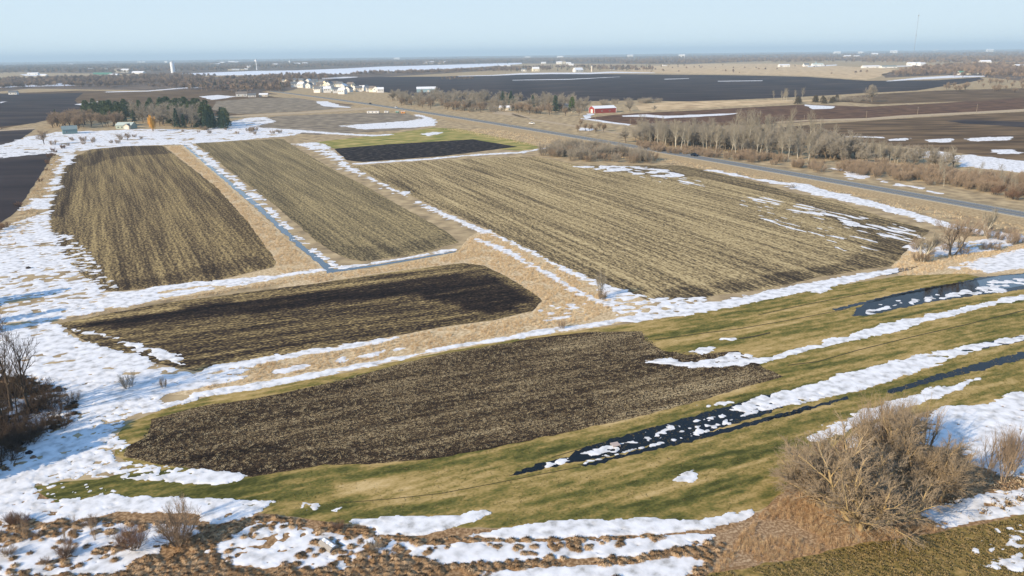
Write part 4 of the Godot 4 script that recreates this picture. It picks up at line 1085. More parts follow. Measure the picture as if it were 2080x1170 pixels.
		s.box(Vector3(-ln / 2 + 0.2, 0, -1.5), Vector3(ln / 2 - 0.2, 0.7, 1.5))
		part("skirt", done(s), roof_d, o)
		for wx in int(ln / 4.0):
			s = Shape.new()
			var x0 := -ln / 2 + 2.0 + wx * 4.0
			s.box(Vector3(x0 - 0.5, ht * 0.5, 1.6), Vector3(x0 + 0.5, ht * 0.5 + 0.9, 1.64))
			part("window", done(s), glass, o)

# ---------------------------------------------------------------- vehicles, poles, signs, odd things
func car(label: String, at: Vector3, turn: float, body: Material, pickup: bool, called := "car") -> void:
	var o := base(called, at, turn, label, "car")
	var glass := paint(rgb(24, 30, 36), 0.1)
	var tyre := paint(rgb(24, 24, 26), 0.9)
	var rim := paint(rgb(150, 152, 156), 0.35, 0.8)
	# outline along the car (x forward), extruded across with tumblehome
	var low := [Vector2(-2.5, 0.45), Vector2(2.5, 0.45), Vector2(2.55, 0.75), Vector2(2.45, 1.0), Vector2(1.15, 1.12), Vector2(-2.4, 1.15), Vector2(-2.55, 0.8)]
	var top := [Vector2(1.1, 1.12), Vector2(0.45, 1.78), Vector2(-0.85, 1.8), Vector2(-1.05, 1.15)] if pickup else [Vector2(1.2, 1.12), Vector2(0.4, 1.72), Vector2(-1.8, 1.7), Vector2(-2.35, 1.15)]
	var ext := func(o2: Array, hw: float, hw_top: float) -> ArrayMesh:
		var s := Shape.new()
		var n: int = o2.size()
		for k in n:
			var a: Vector2 = o2[k]
			var b: Vector2 = o2[(k + 1) % n]
			var wa := lerpf(hw, hw_top, clampf((a.y - 1.0) / 0.8, 0, 1))
			var wb := lerpf(hw, hw_top, clampf((b.y - 1.0) / 0.8, 0, 1))
			s.quad(Vector3(a.x, a.y, wa), Vector3(b.x, b.y, wb), Vector3(b.x, b.y, -wb), Vector3(a.x, a.y, -wa))
			for e in [-1, 1]: s.tri(Vector3(0.0, 1.0 if hw_top == hw else 1.4, e * (hw if hw_top == hw else (hw + hw_top) / 2)), Vector3(a.x, a.y, e * wa), Vector3(b.x, b.y, e * wb), Vector3(0, 0, e))
		return done(s)
	part("body", ext.call(low, 0.95, 0.95), body, o)
	part("cabin", ext.call(top, 0.88, 0.72), glass, o)
	var s := Shape.new()
	s.box(Vector3(top[2].x + 0.05, 1.74, -0.7), Vector3(top[1].x - 0.03, 1.86, 0.7))
	part("roof", done(s), body, o)
	for x in [-1.55, 1.6]:
		for z in [-0.92, 0.92]:
			s = Shape.new()
			s.tube([Vector3(x, 0.38, z - 0.11), Vector3(x, 0.38, z - 0.1), Vector3(x, 0.38, z + 0.1), Vector3(x, 0.38, z + 0.11)], [0.05, 0.38, 0.38, 0.05], 14)
			var w := part("wheel", done(s), tyre, o)
			s = Shape.new()
			s.tube([Vector3(x, 0.38, z - 0.125), Vector3(x, 0.38, z + 0.125)], [0.22, 0.22], 12)
			part("rim", done(s), rim, w)
	for z in [-0.7, 0.7]:
		s = Shape.new()
		s.box(Vector3(2.46, 0.78, z - 0.18), Vector3(2.56, 0.92, z + 0.18))
		part("headlight", done(s), rim, o)
		s = Shape.new()
		s.box(Vector3(-2.58, 0.85, z - 0.14), Vector3(-2.48, 1.05, z + 0.14))
		part("taillight", done(s), paint(rgb(140, 20, 20), 0.3), o)

func pole(called: String, label: String, group: String, px: float, py: float, hpx: float) -> void:
	var o := base(called, G(px, py), 0.9, label, "pole", group)
	var h := tall(px, py, hpx)
	var wood := paint(rgb(138, 126, 108), 0.9)
	var s := Shape.new()
	s.tube([Vector3(0, -0.5, 0), Vector3(0, h, 0)], [0.19, 0.13], 8)
	part("shaft", done(s), wood, o)
	s = Shape.new()
	s.box(Vector3(-1.2, h - 0.7, -0.07), Vector3(1.2, h - 0.52, 0.07))
	part("crossarm", done(s), wood, o)
	s = Shape.new()
	for x in [-1.0, -0.4, 0.4, 1.0]: s.tube([Vector3(x, h - 0.52, 0), Vector3(x, h - 0.34, 0)], [0.05, 0.04], 6)
	part("insulator", done(s), paint(rgb(180, 186, 186), 0.3), o)

func build_small_things() -> void:
	rng.seed = 99
	var yaw := func(z: float) -> float:
		var d := Vector2(road_x(z + 1.0) - road_x(z - 1.0), 2.0)
		return -atan2(d.y, d.x)
	var z0 := -458.0
	var dirv: float = yaw.call(z0)
	car("dark blue pickup driving along the open highway", Vector3(road_x(z0) + 2.0, 0.905, z0 - 1.0), dirv, paint(rgb(26, 36, 52), 0.25), true, "pickup_truck")
	car("dark car passing on the highway near the estate", Vector3(road_x(-1010) + 1.8, 0.905, -1010), yaw.call(-1010), paint(rgb(40, 42, 50), 0.3), false)
	car("white car on the highway beside the trailers", Vector3(road_x(-930) + 1.8, 0.905, -930), yaw.call(-930), paint(rgb(225, 226, 228), 0.3), false)
	# white machine parked on the far verge
	car("white pickup parked on the grass verge before the driveway", G(1080, 252), -0.2, paint(rgb(230, 230, 228), 0.35), true, "pickup_truck")
	car("pale car in the yard left of the red barn", G(1166, 229), 0.3, paint(rgb(214, 206, 176), 0.35), false)
	for p in [[1209, 245, 18], [1280, 256, 14]]: pole("utility_pole", "wooden utility pole standing along the field track by the red barn", "poles by the barn field", p[0], p[1], p[2])
	for p in [[1633, 246, 12], [1759, 243, 17], [1863, 235, 17], [1983, 230, 18]]: pole("utility_pole", "wooden utility pole along the sandy track at right", "poles along the sandy track", p[0], p[1], p[2])
	for p in [[842, 225, 26], [1038, 258, 12], [1257, 310, 22]]: pole("utility_pole", "thin utility pole standing on the near highway verge", "poles on the highway verge", p[0], p[1], p[2])
	# road sign
	var o := base("road_sign", G(1353, 306), 0.5, "small yellow diamond sign on a post at the highway edge", "sign")
	var s := Shape.new()
	s.tube([Vector3(0, -0.3, 0), Vector3(0, 3.1, 0)], [0.05, 0.05], 6)
	part("post", done(s), paint(rgb(150, 152, 150), 0.5), o)
	s = Shape.new()
	for e in [0.06, 0.09]: s.quad(Vector3(0, 2.0, e), Vector3(0.75, 2.75, e), Vector3(0, 3.5, e), Vector3(-0.75, 2.75, e))
	part("plate", done(s), paint(rgb(232, 196, 60), 0.5), o)
	# raft of boards lying in the long puddle
	var p := G(1250, 903, 0.25)
	o = base("wooden_platform", Vector3(p.x, 0.03, p.z), 0.35, "weathered square board platform on low legs in the dark puddle", "platform")
	var grey := paint(rgb(178, 160, 150), 0.85)
	for k in 6:
		s = Shape.new()
		s.box(Vector3(-0.66, 0.28, -0.62 + k * 0.212), Vector3(0.66, 0.32, -0.62 + k * 0.212 + 0.19))
		part("plank", done(s), grey, o)
	for x in [-0.58, 0.58]:
		for z in [-0.5, 0.5]:
			s = Shape.new()
			s.box(Vector3(x - 0.05, -0.05, z - 0.05), Vector3(x + 0.05, 0.28, z + 0.05))
			part("leg", done(s), grey, o)
	# concrete culvert head in the marsh snow
	p = G(668, 1112)
	o = base("culvert", Vector3(p.x, 0, p.z), -0.75, "weathered grey culvert block half sunk in the snowy tussocks", "culvert")
	s = Shape.new()
	var prof := [Vector2(-0.75, 0), Vector2(-0.7, 0.45), Vector2(-0.35, 0.72), Vector2(0.35, 0.72), Vector2(0.7, 0.45), Vector2(0.75, 0)]
	for k in 5:
		var a: Vector2 = prof[k]
		var b: Vector2 = prof[k + 1]
		s.quad(Vector3(-1.3, a.y, a.x), Vector3(-1.3, b.y, b.x), Vector3(1.3, b.y, b.x), Vector3(1.3, a.y, a.x))
	var ring := [Vector2(-0.42, 0), Vector2(-0.4, 0.3), Vector2(-0.2, 0.46), Vector2(0.2, 0.46), Vector2(0.4, 0.3), Vector2(0.42, 0)]
	for e in [-1.3, 1.3]:
		for k in 5: s.quad(Vector3(e, prof[k].y, prof[k].x), Vector3(e, prof[k + 1].y, prof[k + 1].x), Vector3(e, ring[k + 1].y, ring[k + 1].x), Vector3(e, ring[k].y, ring[k].x))
	for k in 5: s.quad(Vector3(-1.3, ring[k].y, ring[k].x), Vector3(-1.3, ring[k + 1].y, ring[k + 1].x), Vector3(1.3, ring[k + 1].y, ring[k + 1].x), Vector3(1.3, ring[k].y, ring[k].x))
	part("barrel", done(s), tiled([0.0, rgb(110, 106, 100), 1.0, rgb(176, 172, 166)], 2.0, 71, 0.03), o)
	s = Shape.new()
	for k in 6:
		for j in 3:
			var xa := -1.25 + k * 0.42
			var za := -0.62 + j * 0.42
			var hh := func(x: float, z: float) -> float: return 0.78 - 0.32 * z * z / 0.4 + 0.03 * sin(x * 7.0 + z * 5.0)
			s.quad(Vector3(xa, hh.call(xa, za), za), Vector3(xa, hh.call(xa, za + 0.42), za + 0.42), Vector3(xa + 0.42, hh.call(xa + 0.42, za + 0.42), za + 0.42), Vector3(xa + 0.42, hh.call(xa + 0.42, za), za))
	part("snow_cap", done(s), paint(rgb(228, 230, 234), 0.8), o)
	# boulders
	for b in [["dark boulder alone on the snow below the left reed edge", 58, 546, 0.7, rgb(52, 46, 42)], ["dark boulder in the snow beside the left trees", 60, 922, 0.55, rgb(38, 38, 42)], ["brown rounded boulder on the snow beside a dark one", 68, 931, 0.45, rgb(116, 92, 74)]]:
		p = G(b[1], b[2])
		o = base("boulder", p, 0.4, b[0], "boulder")
		s = Shape.new()
		var pts := []
		for i in 7:
			var ring2 := []
			for j in 10:
				var d := Vector3(sin(PI * i / 6.0) * cos(TAU * j / 10.0), cos(PI * i / 6.0) * 0.7 + 0.35, sin(PI * i / 6.0) * sin(TAU * j / 10.0))
				ring2.append(d * b[3] * (1.0 + 0.35 * noise.get_noise_3d(d.x * 90 + b[1], d.y * 90, d.z * 90)))
			pts.append(ring2)
		for i in 6:
			for j in 10: s.quad(pts[i][j], pts[i][(j + 1) % 10], pts[i + 1][(j + 1) % 10], pts[i + 1][j])
		part("stone", done(s), paint(b[4], 0.9), o)

# ---------------------------------------------------------------- trees
func stand(protos: Array, called: String, label: String, category: String, group: String, px: Array, count: int, h_lo: float, h_hi: float, proto_h: float, fat := 1.0) -> void:
	var p := world_poly(px)
	var lo := p[0]
	var hi := p[0]
	for q in p:
		lo = lo.min(q)
		hi = hi.max(q)
	var put := 0
	var tries := 0
	while put < count and tries < count * 80:
		tries += 1
		var q := Vector2(rng.randf_range(lo.x, hi.x), rng.randf_range(lo.y, hi.y))
		if not Geometry2D.is_point_in_polygon(q, p): continue
		var h := rng.randf_range(h_lo, h_hi)
		var f := h / proto_h
		copy(protos[rng.randi() % protos.size()], called, Vector3(q.x, 0, q.y), rng.randf_range(0, TAU), Vector3(f * fat * rng.randf_range(0.9, 1.15), f, f * fat * rng.randf_range(0.9, 1.15)), label, category, group)
		put += 1

func one(protos: Array, k: int, called: String, label: String, category: String, group: String, px: float, py: float, h: float, proto_h: float, fat := 1.0, turn := -1.0) -> Node3D:
	var f := h / proto_h
	return copy(protos[k % protos.size()], called, G(px, py), rng.randf_range(0, TAU) if turn < 0 else turn, Vector3(f * fat, f, f * fat), label, category, group)

func build_trees() -> void:
	var bark := paint(rgb(118, 106, 90), 0.95)
	var bark_dark := paint(rgb(78, 68, 58), 0.95)
	var bark_pale := paint(rgb(170, 164, 148), 0.9)
	var twig_grey := paint(rgb(150, 142, 128), 0.95)
	var twig_brown := paint(rgb(150, 132, 112), 0.95)
	var twig_red := paint(rgb(124, 98, 80), 0.95)
	var twig_dark := paint(rgb(92, 78, 64), 0.95)
	var twig_tan := paint(rgb(142, 134, 118), 0.95)
	var gold := paint(rgb(196, 148, 72), 0.95)
	var pine_g := paint(rgb(84, 96, 68), 0.9)
	var spruce_g := paint(rgb(72, 90, 76), 0.9)
	var green_g := paint(rgb(84, 104, 58), 0.9)

	# broad bare crowns, 10 m tall
	var broad := {"stems": 1, "spread": 0.1, "h": 5.2, "r": 0.24, "n": [11, 8, 7, 5], "len": [0.72, 0.55, 0.5, 0.55], "ang": [0.95, 0.75, 0.75, 0.7], "t0": [0.3, 0.15, 0.1, 0.15], "bend": 0.18, "lift": 0.2, "tip": 0.45, "rmin": 0.026}
	var mid := []
	for k in 4: mid.append(bare_tree(broad, bark, twig_grey, 100 + k))
	var midb := []
	for k in 3: midb.append(bare_tree(broad, bark_dark, twig_brown, 120 + k))
	# tall aspens with pale stems
	var slim := {"stems": 1, "spread": 0.1, "h": 9.2, "r": 0.17, "n": [15, 6, 5, 3], "len": [0.30, 0.55, 0.55, 0.6], "ang": [0.7, 0.65, 0.65, 0.6], "t0": [0.35, 0.2, 0.15, 0.2], "bend": 0.09, "lift": 0.3, "tip": 0.25, "rmin": 0.016}
	var aspen := []
	for k in 3: aspen.append(bare_tree(slim, bark_pale, twig_tan, 140 + k))
	# many stemmed shrubs, 4 m
	var bushy := {"stems": 12, "foot": 0.9, "spread": 0.6, "h": 2.7, "r": 0.055, "n": [7, 6, 5], "len": [0.55, 0.55, 0.55], "ang": [0.55, 0.6, 0.6], "t0": [0.1, 0.1, 0.1], "bend": 0.16, "lift": 0.2, "tip": 0.4, "rmin": 0.015}
	var shrub := []
	for k in 3: shrub.append(bare_tree(bushy, bark, twig_brown, 160 + k))
	var shrub_red := []
	for k in 2: shrub_red.append(bare_tree(bushy, bark_dark, twig_red, 170 + k))
	var shrub_grey := []
	for k in 2: shrub_grey.append(bare_tree(bushy, bark, twig_grey, 175 + k))
	var pines := [conifer(180, 12.0, 3.4, bark_dark, pine_g, 0.55), conifer(181, 12.0, 3.0, bark_dark, pine_g, 0.6)]
	var spruces := [conifer(182, 12.0, 2.8, bark_dark, spruce_g, 0.85), conifer(183, 12.0, 2.6, bark_dark, spruce_g, 0.9)]
	var cedar := [conifer(184, 12.0, 4.2, bark_dark, paint(rgb(92, 84, 68), 0.9), 0.5)]
	var green_pine := [conifer(185, 12.0, 4.0, bark_dark, green_g, 0.55)]
	rng.seed = 500

	# the farm at left: conifer grove, bare yard trees, golden willow
	stand(pines, "pine_tree", "dark green pine in the dense grove behind the snowy farmyard", "pine", "pines of the farm grove", [345, 252, 400, 258, 455, 260, 466, 256, 440, 240, 390, 228, 330, 226, 322, 236], 44, 15, 20, 12.0, 1.3)
	stand(pines, "pine_tree", "dark pine in the windbreak behind the pale green farmhouse", "pine", "pines of the farm windbreak", [170, 238, 210, 246, 270, 248, 276, 242, 240, 228, 175, 228], 30, 14, 19, 12.0, 1.3)
	stand(spruces, "spruce_tree", "dark spruce at the front edge of the farm grove", "spruce", "spruces of the farm grove", [355, 262, 395, 263, 455, 265, 460, 258, 420, 256, 360, 256], 12, 12, 18, 12.0)
	stand(pines, "pine_tree", "dark pine rising behind the grey trees of the farm grove", "pine", "rear pines of the farm grove", [280, 240, 340, 240, 345, 226, 300, 226, 276, 232], 16, 14, 19, 12.0)
	one(spruces, 0, "spruce_tree", "small lone spruce beside the farmhouse gable", "spruce", "", 273, 248, 12.0, 12.0, 0.9)
	stand(spruces, "spruce_tree", "small dark spruce behind the teal shed", "spruce", "spruces behind the teal shed", [98, 252, 136, 252, 136, 244, 98, 244], 4, 9, 12, 12.0, 0.9)
	stand(mid, "bare_tree", "grey bare tree between golden willow and pine grove", "tree", "bare trees of the farm grove", [285, 256, 345, 260, 400, 262, 400, 250, 340, 240, 280, 240], 34, 19, 25, 10.0)
	stand(midb, "bare_tree", "brown bare tree round the farm buildings", "tree", "bare trees of the farmyard", [100, 262, 170, 262, 215, 258, 245, 258, 250, 246, 170, 246, 110, 250], 46, 13, 19, 10.0)
	one(midb, 1, "bare_tree", "spreading bare tree at the left end of the farmyard", "tree", "", 90, 294, 15.0, 10.0, 1.1)
	one(midb, 2, "bare_tree", "small bare tree alone in front of the pale green farmhouse", "tree", "", 260, 286, 10.0, 10.0, 1.2)
	stand(shrub, "shrub", "brown shrub on the snow before the farm buildings", "shrub", "shrubs of the farmyard", [70, 300, 130, 300, 210, 293, 300, 290, 330, 284, 300, 275, 200, 282, 100, 284], 15, 2.5, 5, 4.0)
	stand(shrub, "shrub", "tan shrub on the snowy strip below the pine grove", "shrub", "shrubs below the pine grove", [360, 268, 440, 274, 480, 274, 580, 274, 580, 266, 480, 264, 400, 264], 16, 2.5, 4.5, 4.0)
	stand(shrub_red, "shrub", "reddish shrub beside the left lane", "shrub", "shrubs along the left lane", [-10, 520, 30, 450, 60, 410, 90, 360, 125, 310, 130, 300, 110, 300, 70, 380, 20, 440, -30, 500], 16, 2.0, 4.0, 4.0)
	var weep := Shape.new()
	var wood := Shape.new()
	rng.seed = 190
	wood.tube([Vector3(0, -0.3, 0), Vector3(0.1, 3, 0), Vector3(0, 7, 0)], [0.4, 0.34, 0.2], 8)
	for k in 26:
		var a := rng.randf_range(0, TAU)
		var out := Vector3(cos(a), 0, sin(a))
		var p0 := Vector3(0, rng.randf_range(3.5, 7), 0)
		var p1 := p0 + out * rng.randf_range(1.2, 3.0) + Vector3(0, rng.randf_range(1.5, 4), 0)
		wood.tube([p0, p0.lerp(p1, 0.5) + Vector3(0, 0.5, 0), p1], [0.12, 0.08, 0.04], 4)
		for j in 46:
			var q := p0.lerp(p1, rng.randf_range(0.3, 1.0)) + rand_dir() * 0.7
			var e := q + out * rng.randf_range(0.1, 0.9) + Vector3(0, -rng.randf_range(1.5, 5.0), 0) + rand_dir() * 0.4
			if e.y < 0.6: e.y = 0.6
			weep.blade(q, e, 0.07, out.cross(Vector3.UP).normalized())
	var w := base("willow_tree", G(311, 267), 0.0, "golden weeping willow glowing in front of the grey grove", "willow")
	part("trunk", done(wood), bark, w)
	part("crown", done(weep), gold, w)
	w.scale = Vector3(1.15, 1.35, 1.15)

	# thicket in the corner of the wide tan field
	rng.seed = 600
	stand(shrub_grey, "thicket_shrub", "grey shrub in the thicket between tan field and highway", "shrub", "shrubs of the corner thicket", [1100, 318, 1170, 327, 1250, 330, 1330, 331, 1310, 318, 1240, 305, 1150, 300, 1110, 304], 60, 6, 9.5, 4.0, 0.75)
	stand(shrub, "thicket_shrub", "brown shrub in the thicket between tan field and highway", "shrub", "shrubs of the corner thicket", [1110, 318, 1200, 330, 1330, 332, 1340, 326, 1260, 310, 1150, 302], 34, 4.5, 7.0, 4.0, 0.9)
	# trees along the far side of the highway
	stand(aspen, "aspen_tree", "slender aspen with pale trunk beyond the highway", "aspen", "aspens along the highway", [1300, 300, 1400, 311, 1520, 322, 1640, 338, 1660, 326, 1560, 306, 1400, 292, 1300, 288], 38, 11, 18, 10.0, 1.1)
	stand(aspen, "aspen_tree", "tall aspen in the rear row above the sandy track", "aspen", "rear row of aspens", [1480, 292, 1560, 294, 1700, 300, 1700, 288, 1560, 280, 1480, 280], 20, 14, 20, 10.0, 1.15)
	stand(aspen, "aspen_tree", "thin aspen sapling along the old railway bed", "aspen", "saplings along the railway bed", [1640, 318, 1800, 332, 1960, 346, 1960, 336, 1800, 318, 1660, 304], 44, 7, 11, 10.0, 0.9)
	stand(mid, "roadside_tree", "grey bare tree in the belt behind the highway aspens", "tree", "bare trees of the roadside belt", [1270, 290, 1340, 296, 1480, 308, 1640, 322, 1740, 328, 1740, 312, 1600, 294, 1460, 282, 1300, 278], 220, 10, 18, 10.0, 1.1)
	stand(midb, "roadside_tree", "brown bare tree near the curve of the barn track", "tree", "bare trees by the barn track", [1140, 264, 1180, 270, 1230, 276, 1225, 262, 1160, 256], 9, 8, 11, 10.0)
	stand(shrub, "brush_shrub", "tan brush at the foot of the highway aspens", "shrub", "brush along the highway", [1290, 306, 1400, 318, 1560, 334, 1660, 348, 1670, 340, 1560, 322, 1400, 306, 1290, 296], 85, 3.5, 6.0, 4.0)
	stand(shrub, "brush_shrub", "brown brush between highway and old railway bed", "shrub", "brush by the railway bed", [1700, 350, 1800, 366, 1950, 384, 2060, 400, 2110, 404, 2110, 372, 1960, 358, 1840, 344, 1720, 334], 130, 3.5, 6.5, 4.0)
	stand(shrub_red, "brush_shrub", "reddish brush near the right end of the railway bed", "shrub", "reddish brush by the railway bed", [1980, 392, 2100, 412, 2110, 390, 2000, 374], 18, 3.0, 5.0, 4.0)
	stand(aspen, "aspen_tree", "bare sapling standing in brush right of the highway", "aspen", "saplings in the right brush", [1850, 374, 2060, 402, 2080, 380, 1880, 350], 9, 7, 10, 10.0)
	one(shrub, 0, "shrub", "round brown bush alone on the far verge of the highway", "shrub", "", 1667, 350, 4.5, 4.0, 1.2)
	stand(mid, "roadside_tree", "grey bare tree among the saplings of the old railway bed", "tree", "bare trees of the railway bed", [1600, 322, 1760, 332, 1900, 344, 1960, 346, 1900, 330, 1760, 314, 1620, 304], 60, 8, 13, 10.0)
	# belt of trees before the big dark field
	rng.seed = 700
	stand(mid, "belt_tree", "grey bare tree in the belt before the big dark field", "tree", "bare trees of the long belt", [790, 208, 860, 218, 960, 226, 1060, 228, 1170, 228, 1200, 226, 1180, 212, 1060, 208, 940, 204, 800, 198], 110, 15, 21, 10.0, 1.05)
	stand(midb, "belt_tree", "brownish bare tree at the front of the long belt", "tree", "brownish trees of the long belt", [800, 213, 900, 224, 990, 229, 1060, 232, 1140, 238, 1180, 236, 1150, 228, 1000, 220, 860, 210], 48, 10, 15, 10.0, 1.05)
	stand(shrub_grey, "belt_shrub", "grey brush filling the foot of the long belt", "shrub", "brush of the long belt", [790, 209, 860, 219, 960, 228, 1060, 231, 1170, 234, 1195, 228, 1180, 214, 1060, 210, 940, 206, 800, 200], 60, 5, 8, 4.0, 1.1)
	stand(spruces, "spruce_tree", "dark spruce among the bare trees of the long belt", "spruce", "spruces of the long belt", [1005, 218, 1040, 224, 1150, 226, 1150, 216, 1020, 212], 7, 13, 19, 12.0)
	one(green_pine, 0, "pine_tree", "round green pine left of the red barn", "pine", "", 1162, 225, 15.0, 12.0)
	one(spruces, 1, "spruce_tree", "dark blue green spruce beside the green pine near the barn", "spruce", "", 1128, 228, 18.0, 12.0, 1.2)
	one(mid, 1, "bare_tree", "round bare tree just right of the red barn", "tree", "", 1280, 226, 14.0, 10.0, 1.2)
	one(mid, 2, "bare_tree", "low round bare tree beside the snow strip right of the barn", "tree", "", 1328, 226, 8.0, 10.0, 1.2)
	stand(shrub_grey, "shrub", "grey bush along the ditch behind the red barn", "shrub", "bushes behind the barn", [1200, 216, 1290, 214, 1350, 210, 1350, 206, 1230, 208], 14, 5, 8, 4.0, 1.3)
	# clump with the great lone tree at right
	var lone_g := broad.duplicate()
	lone_g.n = [13, 9, 8, 6]
	var lone := [bare_tree(lone_g, bark, twig_grey, 131)]
	rng.seed = 710
	one(lone, 0, "bare_tree", "great lone spreading bare tree above the brown fields", "tree", "", 1771, 207, 25.0, 10.0, 1.1)
	stand(cedar, "cedar_tree", "dark rounded cedar in the clump left of the great tree", "cedar", "cedars of the clump", [1590, 211, 1615, 212, 1670, 213, 1712, 212, 1700, 206, 1600, 206], 9, 6, 10, 12.0, 1.5)
	stand(aspen, "aspen_tree", "pale thin tree in the clump left of the great tree", "aspen", "pale trees of the clump", [1560, 208, 1600, 209, 1640, 206, 1640, 202, 1570, 203], 9, 10, 15, 10.0, 1.1)
	stand(shrub_grey, "shrub", "grey bush between cedars and the great lone tree", "shrub", "bushes of the clump", [1630, 208, 1770, 209, 1770, 203, 1640, 203], 10, 5, 8, 4.0, 1.2)
	stand(midb, "bare_tree", "bare tree on the slope at the far right", "tree", "trees of the right slope", [1900, 184, 1990, 190, 2090, 190, 2090, 166, 2000, 166, 1930, 176], 40, 9, 14, 10.0, 1.2)

	# willow carr at the right end of the ditch
	rng.seed = 800
	var old := {"stems": 3, "spread": 0.5, "h": 6.5, "r": 0.26, "n": [8, 6, 6, 5], "len": [0.6, 0.55, 0.5, 0.5], "ang": [0.7, 0.65, 0.65, 0.6], "t0": [0.35, 0.2, 0.15, 0.2], "bend": 0.24, "lift": 0.16, "tip": 0.4, "rmin": 0.02}
	var oldies := [bare_tree(old, bark_pale, twig_tan, 210), bare_tree(old, bark, twig_brown, 211)]
	one(oldies, 0, "willow_tree", "leaning pale willow with broken boughs at the ditch end", "willow", "", 1873, 532, 11.0, 10.0, 0.9)
	one(oldies, 1, "willow_tree", "taller brown willow just behind the pale leaning one", "willow", "", 1930, 518, 15.0, 10.0, 0.9)
	one(oldies, 0, "willow_tree", "thin willow at the right end of the carr", "willow", "", 2000, 480, 11.0, 10.0, 0.7)
	stand(shrub, "carr_shrub", "brown willow scrub round the ditch end", "shrub", "scrub of the willow carr", [1840, 530, 1900, 535, 1960, 520, 2070, 500, 2090, 470, 2000, 470, 1900, 480, 1850, 500], 22, 2.5, 4.5, 4.0)
	# broken sapling and bushes on the ditch banks
	one(oldies, 0, "sapling", "split dead sapling at the snowy ditch junction", "tree", "", 1218, 605, 8.5, 10.0, 0.55)
	one(shrub, 1, "shrub", "brown bush at the foot of the split sapling", "shrub", "", 1222, 608, 3.2, 4.0, 0.9)
	one(shrub, 2, "shrub", "small bush on the reed bank above the near ditch", "shrub", "", 1142, 668, 2.6, 4.0, 0.7)
	one(shrub_grey, 0, "shrub", "leafless bush on the snowy ditch end at left", "shrub", "", 258, 790, 3.6, 4.0, 0.8)
	one(shrub, 0, "shrub", "thin brown sprig beside the leafless ditch bush", "shrub", "", 332, 788, 2.6, 4.0, 0.5)
	one(shrub_grey, 1, "shrub", "wisp of grey twigs on the rise in the tan field", "shrub", "", 1608, 383, 2.4, 4.0, 1.2)

	# near right: the great bush and its neighbours
	rng.seed = 900
	var great := {"stems": 7, "spread": 0.75, "h": 6.2, "r": 0.24, "n": [9, 8, 8, 5], "len": [0.6, 0.52, 0.5, 0.55], "ang": [0.75, 0.65, 0.6, 0.6], "t0": [0.2, 0.15, 0.1, 0.15], "bend": 0.2, "lift": 0.1, "tip": 0.42, "rmin": 0.011}
	var great_grey := paint(rgb(150, 134, 112), 0.95)
	var big := [bare_tree(great, paint(rgb(166, 146, 108), 0.95), great_grey, 221), bare_tree(great, paint(rgb(150, 130, 98), 0.95), great_grey, 222)]
	one(big, 0, "boxelder_tree", "huge many stemmed bare bush spreading at the lower right", "tree", "", 1755, 1070, 14.5, 10.0, 1.1, 0.6)
	one(big, 1, "boxelder_tree", "second grey bare bush merging into the left of the huge one", "tree", "", 1680, 1030, 12.0, 10.0, 0.95, 2.0)
	one(big, 1, "boxelder_tree", "brownish bare bush behind the right of the huge one", "tree", "", 1850, 985, 12.0, 10.0, 0.9, 4.0)
	var upright := {"stems": 6, "spread": 0.28, "h": 7.0, "r": 0.10, "n": [9, 5, 4], "len": [0.42, 0.5, 0.6], "ang": [0.45, 0.5, 0.55], "t0": [0.25, 0.2, 0.2], "bend": 0.12, "lift": 0.22, "tip": 0.3, "rmin": 0.007}
	var up := [bare_tree(upright, paint(rgb(168, 140, 104), 0.95), paint(rgb(156, 142, 120), 0.95), 231), bare_tree(upright, paint(rgb(150, 130, 106), 0.95), paint(rgb(144, 126, 106), 0.95), 232)]
	one(big, 0, "boxelder_tree", "low grey bare bush at the left end of the bush group", "tree", "", 1640, 1000, 9.0, 10.0, 1.0, 1.4)
	one(big, 1, "boxelder_tree", "grey bare bush at the right end of the bush group", "tree", "", 1905, 1012, 9.5, 10.0, 0.9, 5.2)
	one(big, 0, "boxelder_tree", "tall grey bare bush at the back of the bush group", "tree", "", 1790, 940, 11.5, 10.0, 0.85, 3.1)
	stand(up, "young_willow", "upright tan willow stems rising behind the huge bush", "willow", "willow stems behind the huge bush", [1690, 960, 1760, 960, 1880, 940, 1930, 920, 1900, 880, 1760, 900], 15, 6.0, 9.5, 8.0, 1.0)
	stand([up[1]], "young_willow", "reddish brown willow stems standing in snow at right", "willow", "willow stems in the right snow", [1970, 990, 2060, 985, 2100, 960, 2060, 930, 1990, 950], 9, 3.5, 6.0, 8.0, 1.0)
	stand([up[0]], "young_willow", "thin pale stems at the left foot of the huge bush", "willow", "stems at the left foot of the huge bush", [1615, 1010, 1650, 1040, 1660, 1030, 1630, 1000], 4, 4.5, 6.5, 8.0, 0.7)
	# near left: dark trees with tangled feet
	var lefty := {"stems": 1, "spread": 0.1, "h": 7.5, "r": 0.19, "n": [10, 6, 6, 4], "len": [0.5, 0.55, 0.5, 0.5], "ang": [0.85, 0.7, 0.65, 0.6], "t0": [0.35, 0.25, 0.2, 0.2], "bend": 0.17, "lift": 0.3, "tip": 0.3, "rmin": 0.017}
	var lt := [bare_tree(lefty, bark_dark, twig_dark, 241), bare_tree(lefty, bark_dark, twig_dark, 242)]
	one(lt, 0, "bare_tree", "dark bare tree standing against the snow at left", "tree", "", 62, 842, 16.0, 10.0, 0.85, 0.4)
	one(lt, 1, "bare_tree", "tall dark tree cut by the left edge", "tree", "", 6, 868, 18.0, 10.0, 0.85, 2.2)
	one(lt, 1, "bare_tree", "leaning dark tree just left of the snow tree", "tree", "", 36, 850, 9.5, 10.0, 0.8, 4.2)
	one(lt, 0, "bare_tree", "tall dark tree rising behind the tree at the left edge", "tree", "", 24, 836, 18.0, 10.0, 0.8, 3.3)
